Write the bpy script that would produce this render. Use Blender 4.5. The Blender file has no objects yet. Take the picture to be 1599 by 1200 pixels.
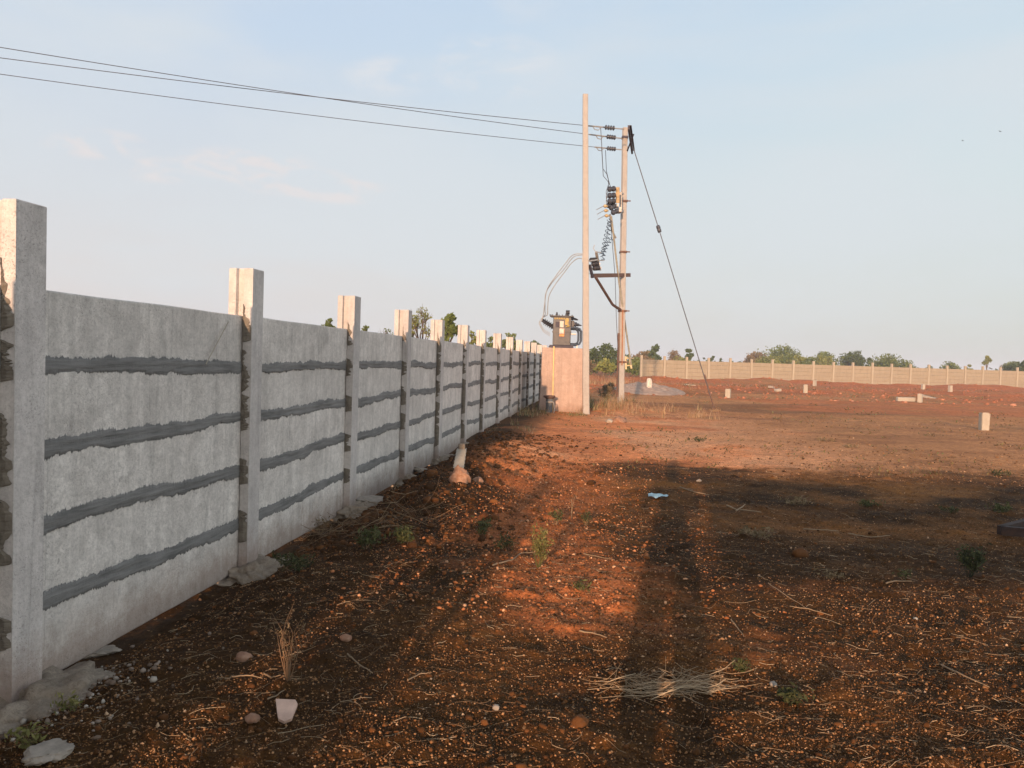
import bpy, bmesh, math, random
import numpy as np
from mathutils import Vector, Matrix
R = math.radians
random.seed(7)
rng = np.random.default_rng(7)
S = bpy.context.scene
COL = S.collection

# ---------------------------------------------------------------- camera
EYE = 1.32
F = 1200.0 / 1599 * 36.0
PITCH, ROLL = math.atan(38 / 1200), R(1.70)
fwd = Vector((0, math.cos(PITCH), -math.sin(PITCH)))
r0 = Vector((1, 0, 0)); u0 = r0.cross(fwd).normalized()
right = (r0 * math.cos(ROLL) + u0 * math.sin(ROLL)).normalized()
up = right.cross(fwd).normalized()
cam_d = bpy.data.cameras.new('camera'); cam = bpy.data.objects.new('camera', cam_d); COL.objects.link(cam)
m = Matrix.Identity(4)
for i, v in enumerate((right, up, -fwd)):
    for j in range(3): m[j][i] = v[j]
m[2][3] = EYE
cam.matrix_world = m
cam_d.lens = F; cam_d.sensor_width = 36; cam_d.clip_start = 0.02; cam_d.clip_end = 3000
S.camera = cam

# ---------------------------------------------------------------- light
SUN_AZ, SUN_EL = R(12.0), R(8.6)          # shadows run 12 degrees right of straight ahead
sd = Vector((math.sin(SUN_AZ) * math.cos(SUN_EL), math.cos(SUN_AZ) * math.cos(SUN_EL), -math.sin(SUN_EL)))
sun_d = bpy.data.lights.new('sun', 'SUN'); sun = bpy.data.objects.new('sun', sun_d); COL.objects.link(sun)
sun.rotation_euler = sd.to_track_quat('-Z', 'Y').to_euler()
sun_d.energy = 4.8; sun_d.angle = R(0.55); sun_d.color = (1.0, 0.63, 0.40)
S.view_settings.view_transform = 'Standard'; S.view_settings.look = 'None'
S.view_settings.exposure = 0.5; S.view_settings.gamma = 1.0
try: S.cycles.sample_clamp_indirect = 4
except Exception: pass

W = bpy.data.worlds.new('World'); S.world = W; W.use_nodes = True
nt = W.node_tree; N = nt.nodes; L = nt.links
for n in list(N): N.remove(n)
def nd(tree, t, **kw):
    n = tree.nodes.new(t)
    for k, v in kw.items(): setattr(n, k, v)
    return n
def mathn(tree, op, a, b=None, c=None, clamp=False):
    n = nd(tree, 'ShaderNodeMath', operation=op, use_clamp=clamp)
    for i, v in enumerate((a, b, c)):
        if v is None: continue
        if isinstance(v, (int, float)): n.inputs[i].default_value = v
        else: tree.links.new(v, n.inputs[i])
    return n.outputs[0]
def mixc(tree, fac, a, b, mode='MIX'):
    n = nd(tree, 'ShaderNodeMix', data_type='RGBA', blend_type=mode)
    for i, v in ((0, fac), (6, a), (7, b)):
        if isinstance(v, (int, float)): n.inputs[i].default_value = v
        elif isinstance(v, tuple): n.inputs[i].default_value = (*v[:3], 1)
        else: tree.links.new(v, n.inputs[i])
    return n.outputs[2]
def ramp(tree, x, stops, interp='LINEAR'):
    n = nd(tree, 'ShaderNodeValToRGB'); n.color_ramp.interpolation = interp
    e = n.color_ramp.elements
    while len(e) < len(stops): e.new(0.5)
    for q, (p, c) in zip(e, stops):
        q.position = p; q.color = (*c, 1) if isinstance(c, tuple) else (c, c, c, 1)
    tree.links.new(x, n.inputs[0])
    return n.outputs[0]
def s2l(r, g, b):
    f = lambda c: (c / 255 / 12.92) if c <= 10 else ((c / 255 + .055) / 1.055) ** 2.4
    return (f(r), f(g), f(b))
sky = nd(nt, 'ShaderNodeTexSky', sky_type='NISHITA')
sky.sun_disc = False; sky.sun_elevation = SUN_EL; sky.sun_rotation = math.pi + SUN_AZ
sky.air_density = 1.2; sky.dust_density = 2.5
tc = nd(nt, 'ShaderNodeTexCoord'); sep = nd(nt, 'ShaderNodeSeparateXYZ'); L.new(tc.outputs['Generated'], sep.inputs[0])
X_, Y_, Z_ = sep.outputs
zc = mathn(nt, 'MAXIMUM', Z_, 0.0)
left_c = ramp(nt, zc, [(0.0, s2l(224, 219, 217)), (.10, s2l(225, 220, 220)), (.22, s2l(215, 222, 231)), (.36, s2l(203, 220, 239)), (.5, s2l(194, 214, 240)), (1.0, s2l(112, 138, 178))])
right_c = ramp(nt, zc, [(0.0, s2l(212, 215, 208)), (.08, s2l(215, 222, 219)), (.22, s2l(214, 230, 233)), (.36, s2l(204, 225, 238)), (.5, s2l(195, 218, 239)), (1.0, s2l(114, 140, 178))])
base = mixc(nt, mathn(nt, 'MULTIPLY_ADD', X_, 1.1, 0.35, clamp=True), left_c, right_c)
# thin cloud veils
def proj_noise(sx, sy, sz, scale, detail, rough, dist=0.0):
    mp = nd(nt, 'ShaderNodeMapping'); mp.inputs['Scale'].default_value = (sx, sy, sz); L.new(tc.outputs['Generated'], mp.inputs[0])
    n = nd(nt, 'ShaderNodeTexNoise'); n.inputs['Scale'].default_value = scale; n.inputs['Detail'].default_value = detail
    n.inputs['Roughness'].default_value = rough; n.inputs['Distortion'].default_value = dist
    L.new(mp.outputs[0], n.inputs['Vector']); return n.outputs[0]
v1 = proj_noise(1, 1, 3.2, 1.7, 7, .52, .35)
veil = ramp(nt, v1, [(.38, 0.0), (.68, .75)], 'EASE')
c1 = mixc(nt, veil, base, s2l(221, 228, 234))
v2 = proj_noise(1, 1, 2.6, 13, 8, .62, .4)
wisp = ramp(nt, v2, [(.42, 0.0), (.62, .95)], 'EASE')
def band(v, lo, hi, soft):
    a = mathn(nt, 'SUBTRACT', v, lo); a = mathn(nt, 'DIVIDE', a, soft, clamp=True)
    b = mathn(nt, 'SUBTRACT', hi, v); b = mathn(nt, 'DIVIDE', b, soft, clamp=True)
    return mathn(nt, 'MULTIPLY', a, b)
U_ = mathn(nt, 'DIVIDE', X_, mathn(nt, 'MAXIMUM', Y_, .05)); V_ = mathn(nt, 'DIVIDE', Z_, mathn(nt, 'MAXIMUM', Y_, .05))
def puff(u0, v0, a, b, gate=True):
    du = mathn(nt, 'DIVIDE', mathn(nt, 'SUBTRACT', U_, u0), a); dv = mathn(nt, 'DIVIDE', mathn(nt, 'SUBTRACT', V_, v0), b)
    d = mathn(nt, 'SQRT', mathn(nt, 'ADD', mathn(nt, 'MULTIPLY', du, du), mathn(nt, 'MULTIPLY', dv, dv)))
    return mathn(nt, 'MULTIPLY', mathn(nt, 'SUBTRACT', 1.0, d, clamp=True), mathn(nt, 'GREATER_THAN', Y_, .05))
zone = 0.0
for (cx_, cy_, ca_, cb_) in ((-.545, .262, .08, .022), (-.44, .232, .10, .020), (-.36, .240, .11, .028), (-.29, .222, .09, .022), (-.225, .210, .08, .018)):
    zone = mathn(nt, 'ADD', zone, puff(cx_, cy_, ca_, cb_))
zone = mathn(nt, 'MULTIPLY', zone, 2.6, clamp=True)
top_puff = mathn(nt, 'MULTIPLY', mathn(nt, 'ADD', puff(-.04, .375, .10, .05), puff(-.17, .36, .07, .03)), 2.2, clamp=True)
c2 = mixc(nt, mathn(nt, 'MULTIPLY', wisp, zone), c1, s2l(233, 228, 229))
c2 = mixc(nt, mathn(nt, 'MULTIPLY', wisp, mathn(nt, 'MULTIPLY', top_puff, .8)), c2, s2l(228, 231, 236))
v3 = proj_noise(1, 1, 4.0, 3.0, 7, .6, .3)
z3 = mathn(nt, 'MULTIPLY', band(Z_, .30, .50, .06), band(X_, -.75, .10, .2))
c3 = mixc(nt, mathn(nt, 'MULTIPLY', ramp(nt, v3, [(.43, 0.0), (.66, .8)], 'EASE'), z3), c2, s2l(226, 230, 235))
# brighter towards the sun behind the camera
glow = mathn(nt, 'MULTIPLY_ADD', Y_, -.45, .55, clamp=True)
glow = mathn(nt, 'MULTIPLY', glow, 1.0)
K = 0.1
sc = nd(nt, 'ShaderNodeVectorMath', operation='SCALE'); L.new(c3, sc.inputs[0])
sc.inputs['Scale'].default_value = 1 / K / (2 ** S.view_settings.exposure)
sk2 = nd(nt, 'ShaderNodeVectorMath', operation='SCALE'); L.new(sky.outputs[0], sk2.inputs[0]); sk2.inputs['Scale'].default_value = 1.0
behind = ramp(nt, mathn(nt, 'MULTIPLY_ADD', Y_, -.5, .5), [(.12, (1, 1, 1)), (.40, (1.0, .94, .91)), (1.0, (1.0, .89, .81))])
gain = ramp(nt, mathn(nt, 'MULTIPLY_ADD', Y_, -.5, .5), [(.13, 0.0), (.36, .8), (1.0, 1.0)])
low = ramp(nt, zc, [(.0, 1.0), (.22, .85), (.60, .08), (1.0, 0.0)])          # low hazy band on the setting sun's side, boosted to lift the wall's shade
gv = nd(nt, 'ShaderNodeVectorMath', operation='SCALE'); L.new(behind, gv.inputs[0]); L.new(mathn(nt, 'MULTIPLY_ADD', mathn(nt, 'MULTIPLY', gain, low), 2.3, 1.0), gv.inputs['Scale'])
mm = mixc(nt, 1.0, sc.outputs[0], gv.outputs[0], 'MULTIPLY')
fin = mixc(nt, .06, mm, sk2.outputs[0])
bg = nd(nt, 'ShaderNodeBackground'); bg.inputs['Strength'].default_value = K; L.new(fin, bg.inputs[0])
wo = nd(nt, 'ShaderNodeOutputWorld'); L.new(bg.outputs[0], wo.inputs[0])

# ---------------------------------------------------------------- helpers
def ray(px, py):
    return fwd + right * ((px - 800) / 1200) + up * ((600 - py) / 1200)
def atZ(px, py, z=0.0):                   # point at height z seen at photo pixel
    d = ray(px, py); t = (z - EYE) / d.z; return Vector((0, 0, EYE)) + d * t
def atY(px, py, y):                       # point at distance y seen at photo pixel
    d = ray(px, py); t = y / d.y; return Vector((0, 0, EYE)) + d * t

TBL = rng.random((8, 256, 256))
def vnoise(x, y, s=0):
    t = TBL[s % 8]; x = x + s * 13.7; y = y + s * 5.3
    xi = np.floor(x).astype(int); yi = np.floor(y).astype(int); fx = x - xi; fy = y - yi
    fx = fx * fx * (3 - 2 * fx); fy = fy * fy * (3 - 2 * fy)
    a = t[xi & 255, yi & 255]; b = t[(xi + 1) & 255, yi & 255]; c = t[xi & 255, (yi + 1) & 255]; d = t[(xi + 1) & 255, (yi + 1) & 255]
    return (a * (1 - fx) + b * fx) * (1 - fy) + (c * (1 - fx) + d * fx) * fy - .5
def fbm(x, y, oct=4, s=0, g=.5):
    o = 0; a = 1
    for i in range(oct): o = o + a * vnoise(x, y, s + i); x = x * 2.03; y = y * 2.03; a *= g
    return o
def ss(a, b, x):
    t = np.clip((x - a) / (b - a), 0, 1); return t * t * (3 - 2 * t)

WA = 2.25; WD = Vector((.1281, .9918)); WN = Vector((.9918, -.1281))     # near wall: offset, direction, outward normal
def wallp(u, v=0.0, z=0.0):
    return Vector((-WA + WD.x * u + WN.x * v, WD.y * u + WN.y * v, z))
FW0 = Vector((9.95, 59.4)); FWD = Vector((math.cos(R(15)), math.sin(R(15)))); FWN = Vector((FWD.y, -FWD.x))

def T(x, y):
    x = np.asarray(x, float); y = np.asarray(y, float)
    wv = (x + WA) * WN.x + y * WN.y                     # distance in front of wall
    h = .16 * ss(24, 42, y)
    h = h + .22 * np.exp(-(((x - 3.2) / 2.2) ** 2 + ((y - 22) / 2.2) ** 2))
    h = h + .05 * (1 - ss(5.2, 6.2, y + .8 * fbm(x * .8, y * .8, 2, 3))) * ss(-1.4, .2, x)
    heap = np.exp(-((wv - .75) / .55) ** 2) * ss(5.6, 7.0, y) * (1 - ss(10.5, 12.5, y))
    h = h + heap * (.16 + .12 * fbm(x * 2.2, y * 2.2, 3, 1))
    h = h + .05 * np.exp(-((wv - .5) / .5) ** 2) * ss(11, 13, y) * (1 - ss(19, 22, y))
    h = h - .12 * np.exp(-((wv + .08) / .36) ** 2) * (1 - ss(10, 13, y))
    dF = -((x - FW0.x) * FWN.x + (y - FW0.y) * FWN.y) * -1   # distance in front of far wall
    right_m = ss(-6, 2, x)
    b1 = np.exp(-((dF - 5.0) / 2.6) ** 2) * right_m * (y > 30)
    h = h + b1 * (.17 + .35 * fbm(x * .35, y * .5, 4, 2))
    b2 = np.exp(-((dF - 21) / 4.0) ** 2) * right_m
    h = h + b2 * (.05 + .18 * fbm(x * .25, y * .4, 4, 5))
    far = ss(10, 40, y)
    h = h + far * .10 * fbm(x * .22, y * .22, 3, 6) * (1 - ss(120, 200, y))
    # ruts of tracks on the compacted ground
    h = h + .02 * np.sin((y - .12 * x) * 1.6 + 2 * fbm(x * .2, y * .2, 2, 4)) * ss(17, 20, y) * (1 - ss(32, 38, y)) * ss(3, 6, x)
    r = np.sqrt(x * x + y * y)
    rough = 1 - .72 * ss(8.5, 11.5, y + .6 * fbm(x, y, 2, 2))
    rough = rough + .5 * np.exp(-((wv - .6) / .7) ** 2) * ss(4, 6, y) * (1 - ss(13, 18, y))
    fine = 1 - ss(14, 30, r)
    h = h + rough * (.045 * fbm(x * 1.1, y * 1.1, 3, 0) + fine * (.017 * fbm(x * 6, y * 6, 3, 3) + .009 * fbm(x * 26, y * 26, 2, 5)))
    lump = fbm(x * 9, y * 9, 2, 7)
    h = h + rough * fine * .03 * np.clip(lump - .16, 0, 1) * 2
    return h
def Tz(x, y): return float(T(np.array([x]), np.array([y]))[0])

def setp(o, label=None, cat=None, group=None, kind=None):
    if label: o['label'] = label
    if cat: o['category'] = cat
    if group: o['group'] = group
    if kind: o['kind'] = kind
    elif label and o.parent is None and o.name.split('.')[0].endswith(('wall', 'slab')): o['kind'] = 'thing'
    return o
def empty(name, loc=(0, 0, 0), rz=0.0, **k):
    o = bpy.data.objects.new(name, None); COL.objects.link(o); o.location = loc; o.rotation_euler = (0, 0, rz)
    o.empty_display_size = .2
    return setp(o, **k)
def mesh_np(name, V, Fc, mat, parent=None, smooth=False, attr=None, **k):
    V = np.asarray(V, np.float32); Fc = np.asarray(Fc, np.int32)
    me = bpy.data.meshes.new(name)
    me.vertices.add(len(V)); me.vertices.foreach_set('co', V.ravel())
    n, q = Fc.shape
    me.loops.add(n * q); me.loops.foreach_set('vertex_index', Fc.ravel())
    me.polygons.add(n); me.polygons.foreach_set('loop_start', np.arange(0, n * q, q, dtype=np.int32))
    me.polygons.foreach_set('loop_total', np.full(n, q, np.int32))
    if smooth: me.polygons.foreach_set('use_smooth', np.ones(n, bool))
    me.update(calc_edges=True)
    if attr:
        for an, av in attr.items():
            av = np.asarray(av, np.float32)
            if av.ndim == 1:
                a = me.attributes.new(an, 'FLOAT', 'POINT'); a.data.foreach_set('value', av)
            else:
                a = me.attributes.new(an, 'FLOAT_COLOR', 'POINT'); c = np.ones((len(av), 4), np.float32); c[:, :3] = av; a.data.foreach_set('color', c.ravel())
    me.materials.append(mat)
    o = bpy.data.objects.new(name, me); COL.objects.link(o)
    if parent: o.parent = parent
    return setp(o, **k)

class MB:
    def __init__(s): s.v = []; s.f = []; s.sm = []
    def add(s, vs, fs, smooth=False):
        b = len(s.v); s.v += [tuple(v) for v in vs]; s.f += [[b + i for i in f] for f in fs]; s.sm += [smooth] * len(fs)
    def box(s, c, d, rot=None, bev=0.0):
        c = Vector(c); hx, hy, hz = d[0] / 2, d[1] / 2, d[2] / 2
        if bev > 0:
            bm = bmesh.new(); bmesh.ops.create_cube(bm, size=1)
            for v in bm.verts: v.co = Vector((v.co.x * d[0], v.co.y * d[1], v.co.z * d[2]))
            bmesh.ops.bevel(bm, geom=bm.edges[:], offset=bev, segments=2, affect='EDGES', profile=.5)
            bm.verts.index_update()
            vs = [v.co.copy() for v in bm.verts]; fs = [[v.index for v in f.verts] for f in bm.faces]; bm.free()
        else:
            vs = [Vector((x, y, z)) for x in (-hx, hx) for y in (-hy, hy) for z in (-hz, hz)]
            fs = [(0, 1, 3, 2), (4, 6, 7, 5), (0, 4, 5, 1), (2, 3, 7, 6), (0, 2, 6, 4), (1, 5, 7, 3)]
        if rot is not None: vs = [rot @ v for v in vs]
        s.add([c + v for v in vs], fs); return s
    def bar(s, a, b, w, t, upv=Vector((0, 0, 1))):        # rectangular bar from a to b
        a = Vector(a); b = Vector(b); d = (b - a); l = d.length; d.normalize()
        x = d.cross(upv)
        if x.length < 1e-3: x = d.cross(Vector((0, 1, 0)))
        x.normalize(); z = x.cross(d).normalized()
        M = Matrix((x, d, z)).transposed()
        return s.box((a + b) / 2, (w, l, t), M)
    def tube(s, pts, rad, n=8, cap=True):
        pts = [Vector(p) for p in pts]; m_ = len(pts)
        rad = rad if hasattr(rad, '__len__') else [rad] * m_
        ref = Vector((0, 0, 1)); vs = []; px_ = None
        for i, p in enumerate(pts):
            d = (pts[min(i + 1, m_ - 1)] - pts[max(i - 1, 0)])
            if d.length < 1e-9: d = Vector((0, 0, 1))
            d.normalize()
            if px_ is None:
                px_ = d.cross(ref)
                if px_.length < .05: px_ = d.cross(Vector((0, 1, 0)))
            px_ = (px_ - d * px_.dot(d)).normalized(); y = d.cross(px_)
            for k in range(n):
                a = 2 * math.pi * k / n; vs.append(p + (px_ * math.cos(a) + y * math.sin(a)) * rad[i])
        fs = [(i * n + k, i * n + (k + 1) % n, (i + 1) * n + (k + 1) % n, (i + 1) * n + k) for i in range(m_ - 1) for k in range(n)]
        s.add(vs, fs, True)
        if cap: s.add(vs[:n], [tuple(range(n))[::-1]]); s.add(vs[-n:], [tuple(range(n))])
        return s
    def lathe(s, a, b, prof, n=12):                        # prof: (t along a->b metres, radius)
        a = Vector(a); d = (Vector(b) - a).normalized()
        return s.tube_prof(a, d, prof, n)
    def tube_prof(s, a, d, prof, n):
        x = d.cross(Vector((0, 0, 1)))
        if x.length < .05: x = d.cross(Vector((0, 1, 0)))
        x.normalize(); y = d.cross(x); vs = []
        for t, r in prof:
            for k in range(n):
                q = 2 * math.pi * k / n; vs.append(a + d * t + (x * math.cos(q) + y * math.sin(q)) * max(r, 1e-4))
        m_ = len(prof)
        s.add(vs, [(i * n + k, i * n + (k + 1) % n, (i + 1) * n + (k + 1) % n, (i + 1) * n + k) for i in range(m_ - 1) for k in range(n)], True)
        s.add(vs[:n], [tuple(range(n))[::-1]]); s.add(vs[-n:], [tuple(range(n))]); return s
    def build(s, name, mat, parent=None, **k):
        me = bpy.data.meshes.new(name); me.from_pydata(s.v, [], s.f); me.polygons.foreach_set('use_smooth', s.sm)
        bm = bmesh.new(); bm.from_mesh(me); bmesh.ops.recalc_face_normals(bm, faces=bm.faces[:]); bm.to_mesh(me); bm.free()
        me.update(); me.materials.append(mat)
        o = bpy.data.objects.new(name, me); COL.objects.link(o)
        if parent: o.parent = parent
        return setp(o, **k)

# ---------------------------------------------------------------- materials
def newmat(name, rough=.85, spec=.25):
    m_ = bpy.data.materials.new(name); m_.use_nodes = True; b = m_.node_tree.nodes['Principled BSDF']
    b.inputs['Roughness'].default_value = rough; b.inputs['Specular IOR Level'].default_value = spec
    return m_, m_.node_tree, b
def tnoise(t, scale, detail=4, rough=.55, vec=None, mscale=None, dist=0.0, coord='Object'):
    c = nd(t, 'ShaderNodeTexCoord'); v = vec or c.outputs[coord]
    if mscale:
        mp = nd(t, 'ShaderNodeMapping'); mp.inputs['Scale'].default_value = mscale; t.links.new(v, mp.inputs[0]); v = mp.outputs[0]
    n = nd(t, 'ShaderNodeTexNoise'); n.inputs['Scale'].default_value = scale; n.inputs['Detail'].default_value = detail
    n.inputs['Roughness'].default_value = rough; n.inputs['Distortion'].default_value = dist
    t.links.new(v, n.inputs['Vector']); return n.outputs[0]
def bump(t, b, h, dist=.005, strength=1.0):
    n = nd(t, 'ShaderNodeBump'); n.inputs['Distance'].default_value = dist; n.inputs['Strength'].default_value = strength
    t.links.new(h, n.inputs['Height']); t.links.new(n.outputs[0], b.inputs['Normal'])

def concrete(name, ca, cb, cc, streak=True, pits=.3, obj_var=True, mott=.4, dirt=0.0):
    m_, t, b = newmat(name, .92, .2)
    n1 = tnoise(t, 3.0, 6, .65, dist=.3); n2 = tnoise(t, 32, 6, .72); n3 = tnoise(t, 140, 3, .6)
    col = mixc(t, ramp(t, n1, [(.32, 0.0), (.68, 1.0)]), ca, cb)
    col = mixc(t, mathn(t, 'MULTIPLY', ramp(t, n2, [(.45, 0.0), (.72, 1.0)]), .55), col, cc)
    n5 = tnoise(t, 9, 6, .7, dist=.6)
    col = mixc(t, mathn(t, 'MULTIPLY', ramp(t, n5, [(.46, 0.0), (.66, 1.0)]), mott), col, tuple(x * .74 for x in cb))
    n6 = tnoise(t, 75, 4, .75)
    col = mixc(t, 1.0, col, ramp(t, n6, [(.28, 1 - mott * .45), (.5, 1.0), (.72, 1 + mott * .18)]), 'MULTIPLY')
    if streak and mott > .45:
        ln = tnoise(t, 1.0, 2, .5, mscale=(1.7, 1.7, .05))
        for c0 in (.44, .53):
            dln = mathn(t, 'ABSOLUTE', mathn(t, 'SUBTRACT', ln, c0))
            col = mixc(t, mathn(t, 'MULTIPLY', ramp(t, dln, [(0.0, 1.0), (.0035, 0.0)]), mathn(t, 'MULTIPLY', n2, .55)), col, tuple(x * .45 for x in cc))
        blot = tnoise(t, 1.6, 5, .7, dist=.8)
        col = mixc(t, 1.0, col, ramp(t, blot, [(.3, .80), (.5, 1.0), (.7, 1.14)]), 'MULTIPLY')
    if streak:
        st = tnoise(t, 1.0, 5, .6, mscale=(14, 14, 1.3))
        col = mixc(t, mathn(t, 'MULTIPLY', ramp(t, st, [(.42, 0.0), (.72, 1.0)]), .30), col, tuple(x * .55 for x in cc))
        st2 = tnoise(t, 1.0, 3, .6, mscale=(30, 30, 2.0))
        col = mixc(t, mathn(t, 'MULTIPLY', ramp(t, st2, [(.55, 0.0), (.75, 1.0)]), .22), col, tuple(min(1, x * 1.25) for x in ca))
    pit = mathn(t, 'MULTIPLY', ramp(t, tnoise(t, 130, 2, .5), [(.60, 0.0), (.68, 1.0)]), ramp(t, tnoise(t, 5, 3, .6), [(.4, 0.1), (.65, 1.0)]))
    col = mixc(t, mathn(t, 'MULTIPLY', pit, pits), col, tuple(x * .35 for x in cc))
    if obj_var:
        oi = nd(t, 'ShaderNodeObjectInfo')
        col = mixc(t, mathn(t, 'MULTIPLY', oi.outputs['Random'], .28), col, tuple(x * .72 for x in cb))
    if dirt:
        cc_ = nd(t, 'ShaderNodeTexCoord'); sp_ = nd(t, 'ShaderNodeSeparateXYZ'); t.links.new(cc_.outputs['Object'], sp_.inputs[0])
        dz = mathn(t, 'ADD', sp_.outputs[2], mathn(t, 'MULTIPLY', tnoise(t, 7, 6, .75), -dirt * 1.6))
        col = mixc(t, mathn(t, 'MULTIPLY', ramp(t, mathn(t, 'ADD', dz, dirt * .8), [(0.0, 1.0), (max(.01, dirt * .9), 0.0)]), .55), col, (.20, .115, .07))
    t.links.new(col, b.inputs['Base Color'])
    h = mathn(t, 'ADD', mathn(t, 'MULTIPLY', n2, .6), mathn(t, 'MULTIPLY', n3, .35))
    h = mathn(t, 'SUBTRACT', h, mathn(t, 'MULTIPLY', pit, .5))
    bump(t, b, h, .006, .8)
    return m_
M_PANEL = concrete('precast_concrete', (.74, .69, .63), (.57, .525, .475), (.36, .335, .305), pits=.30, mott=.7, dirt=.22)
M_POST = concrete('post_concrete', (.60, .56, .52), (.50, .46, .43), (.36, .33, .30), pits=.34, mott=.5, dirt=.22)
M_FOOT = concrete('footing_concrete', (.34, .28, .215), (.24, .19, .14), (.10, .07, .045), False, mott=.8)
M_FARPOST = concrete('far_post_concrete', (.40, .35, .26), (.36, .31, .23), (.30, .26, .19), False)
M_FARP = concrete('far_panel_concrete', (.33, .28, .20), (.30, .25, .175), (.25, .205, .145))
M_POLE = concrete('pole_concrete', (.38, .355, .325), (.345, .32, .29), (.30, .275, .25), False, obj_var=False)
M_STUB = concrete('marker_concrete', (.42, .375, .30), (.36, .32, .255), (.29, .25, .20), False)
M_PLINTH = concrete('plinth_plaster', (.48, .365, .305), (.42, .31, .25), (.34, .25, .205), True, mott=.55, dirt=.30)

def plain(name, c, rough=.6, metal=0.0, var=.35, scale=12, bumpd=.002, c2=None):
    m_, t, b = newmat(name, rough, .3); b.inputs['Metallic'].default_value = metal
    n1 = tnoise(t, scale, 5, .6)
    col = mixc(t, ramp(t, n1, [(.35, 0.0), (.68, 1.0)]), c, c2 or tuple(x * (1 - var) for x in c))
    t.links.new(col, b.inputs['Base Color']); bump(t, b, n1, bumpd, .6); return m_
def mk_mortar(name, c1, c2):
    m_, t, b = newmat(name, .9, .25)
    n1 = tnoise(t, 1.0, 5, .6, mscale=(5, 5, 60)); n2 = tnoise(t, 40, 4, .6); n4 = tnoise(t, 4, 3, .5)
    col = mixc(t, ramp(t, n1, [(.35, 0.0), (.65, 1.0)]), c1, c2)
    col = mixc(t, mathn(t, 'MULTIPLY', ramp(t, n4, [(.4, 0.0), (.7, 1.0)]), .4), col, tuple(x * 1.4 for x in c2))
    t.links.new(col, b.inputs['Base Color'])
    bump(t, b, mathn(t, 'ADD', mathn(t, 'MULTIPLY', n1, 1.0), mathn(t, 'MULTIPLY', n2, .3)), .008, .8)
    return m_
M_MORTAR = mk_mortar('joint_mortar', (.115, .112, .106), (.19, .184, .174))
M_SMEAR = plain('post_mortar', (.12, .10, .078), .9, scale=26, bumpd=.008, c2=(.19, .165, .13))

M_RUST = plain('rusty_steel', (.085, .055, .045), .8, .0, scale=18, c2=(.15, .08, .055))
M_DSTEEL = plain('dark_steel', (.05, .045, .06), .6, .3)
M_GALV = plain('galvanised_steel', (.42, .40, .37), .5, .5)
M_TAN = plain('tan_painted_steel', (.52, .40, .24), .55)
M_WIRE = plain('aluminium_wire', (.10, .10, .11), .5, .4)
M_CABLE = plain('grey_cable', (.34, .33, .31), .7)
M_DISC = plain('dark_porcelain', (.055, .06, .075), .25)
M_LINK = plain('fuse_link_tube', (.45, .34, .18), .5)
M_TRANS = plain('grey_transformer_paint', (.045, .047, .052), .45, .1, .3, 9, .001, (.075, .07, .066))
M_RAD = plain('blue_grey_radiator', (.035, .055, .085), .4, .1)
M_YEL = plain('yellow_paint', (.42, .29, .07), .5, c2=(.22, .17, .06))
M_WHITE = plain('white_plate', (.60, .53, .45), .6)
M_REDP = plain('orange_plate', (.75, .28, .08), .5)
M_BRASS = plain('earthing_strip', (.62, .45, .17), .45, .2)
M_WOODP = plain('pale_timber', (.60, .48, .28), .8)
M_BLACK = plain('black_plastic', (.03, .03, .035), .5)
M_STICK = plain('dry_stick', (.30, .21, .125), .85)
M_BSTEM = plain('brown_stem', (.20, .12, .065), .9)
M_BOARD = plain('sheet_metal', (.30, .32, .34), .6, .3)
M_SHEET = plain('blue_plastic_sheet', (.42, .60, .64), .35)
M_FRAME = plain('dark_frame_steel', (.022, .014, .011), .8, .0, scale=20, c2=(.05, .025, .016))
M_TILE = plain('pale_tile', (.62, .42, .32), .7)
M_SLAB = plain('grey_slab', (.33, .28, .225), .9, scale=25, bumpd=.006)
M_BRICK = plain('dusty_brick', (.24, .12, .07), .9, scale=30, bumpd=.01, c2=(.34, .21, .14))
M_CLOTH = plain('dark_cloth', (.05, .06, .09), .9)
M_SKIN = plain('skin', (.30, .16, .10), .6)
M_BIRD = plain('bird_feathers', (.03, .03, .035), .8)

def attr_mat(name, stops, rough=.9, transl=0.0, nscale=0, coord_bump=False):
    m_, t, b = newmat(name, rough, .15)
    a = nd(t, 'ShaderNodeAttribute'); a.attribute_name = 'rnd'
    col = ramp(t, a.outputs['Fac'], stops)
    if nscale:
        col = mixc(t, mathn(t, 'MULTIPLY', tnoise(t, nscale, 3), .5), col, tuple(x * .5 for x in stops[0][1]))
    t.links.new(col, b.inputs['Base Color'])
    if transl:
        tr = nd(t, 'ShaderNodeBsdfTranslucent'); t.links.new(col, tr.inputs[0])
        mx = nd(t, 'ShaderNodeMixShader'); mx.inputs[0].default_value = transl
        out = t.nodes['Material Output']; t.links.new(b.outputs[0], mx.inputs[1]); t.links.new(tr.outputs[0], mx.inputs[2]); t.links.new(mx.outputs[0], out.inputs[0])
    return m_
M_LDARK = attr_mat('dark_leaves', [(0, (.045, .065, .02)), (.5, (.07, .10, .028)), (1, (.11, .14, .045))], .7, .2)
M_LMID = attr_mat('green_leaves', [(0, (.075, .10, .025)), (.5, (.13, .165, .045)), (1, (.20, .225, .07))], .7, .25)
M_LPALE = attr_mat('yellow_green_leaves', [(0, (.13, .15, .04)), (.5, (.20, .22, .06)), (1, (.28, .28, .10))], .7, .25)
M_LDRY = attr_mat('dry_olive_leaves', [(0, (.12, .09, .045)), (.5, (.18, .13, .07)), (1, (.25, .18, .10))], .8, .15)
M_BARK = plain('bark', (.14, .10, .07), .95)
M_GRASS = attr_mat('dry_grass_blades', [(0, (.30, .17, .09)), (.5, (.42, .27, .15)), (.85, (.50, .36, .21)), (1, (.18, .18, .08))], .8, .2)
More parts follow.
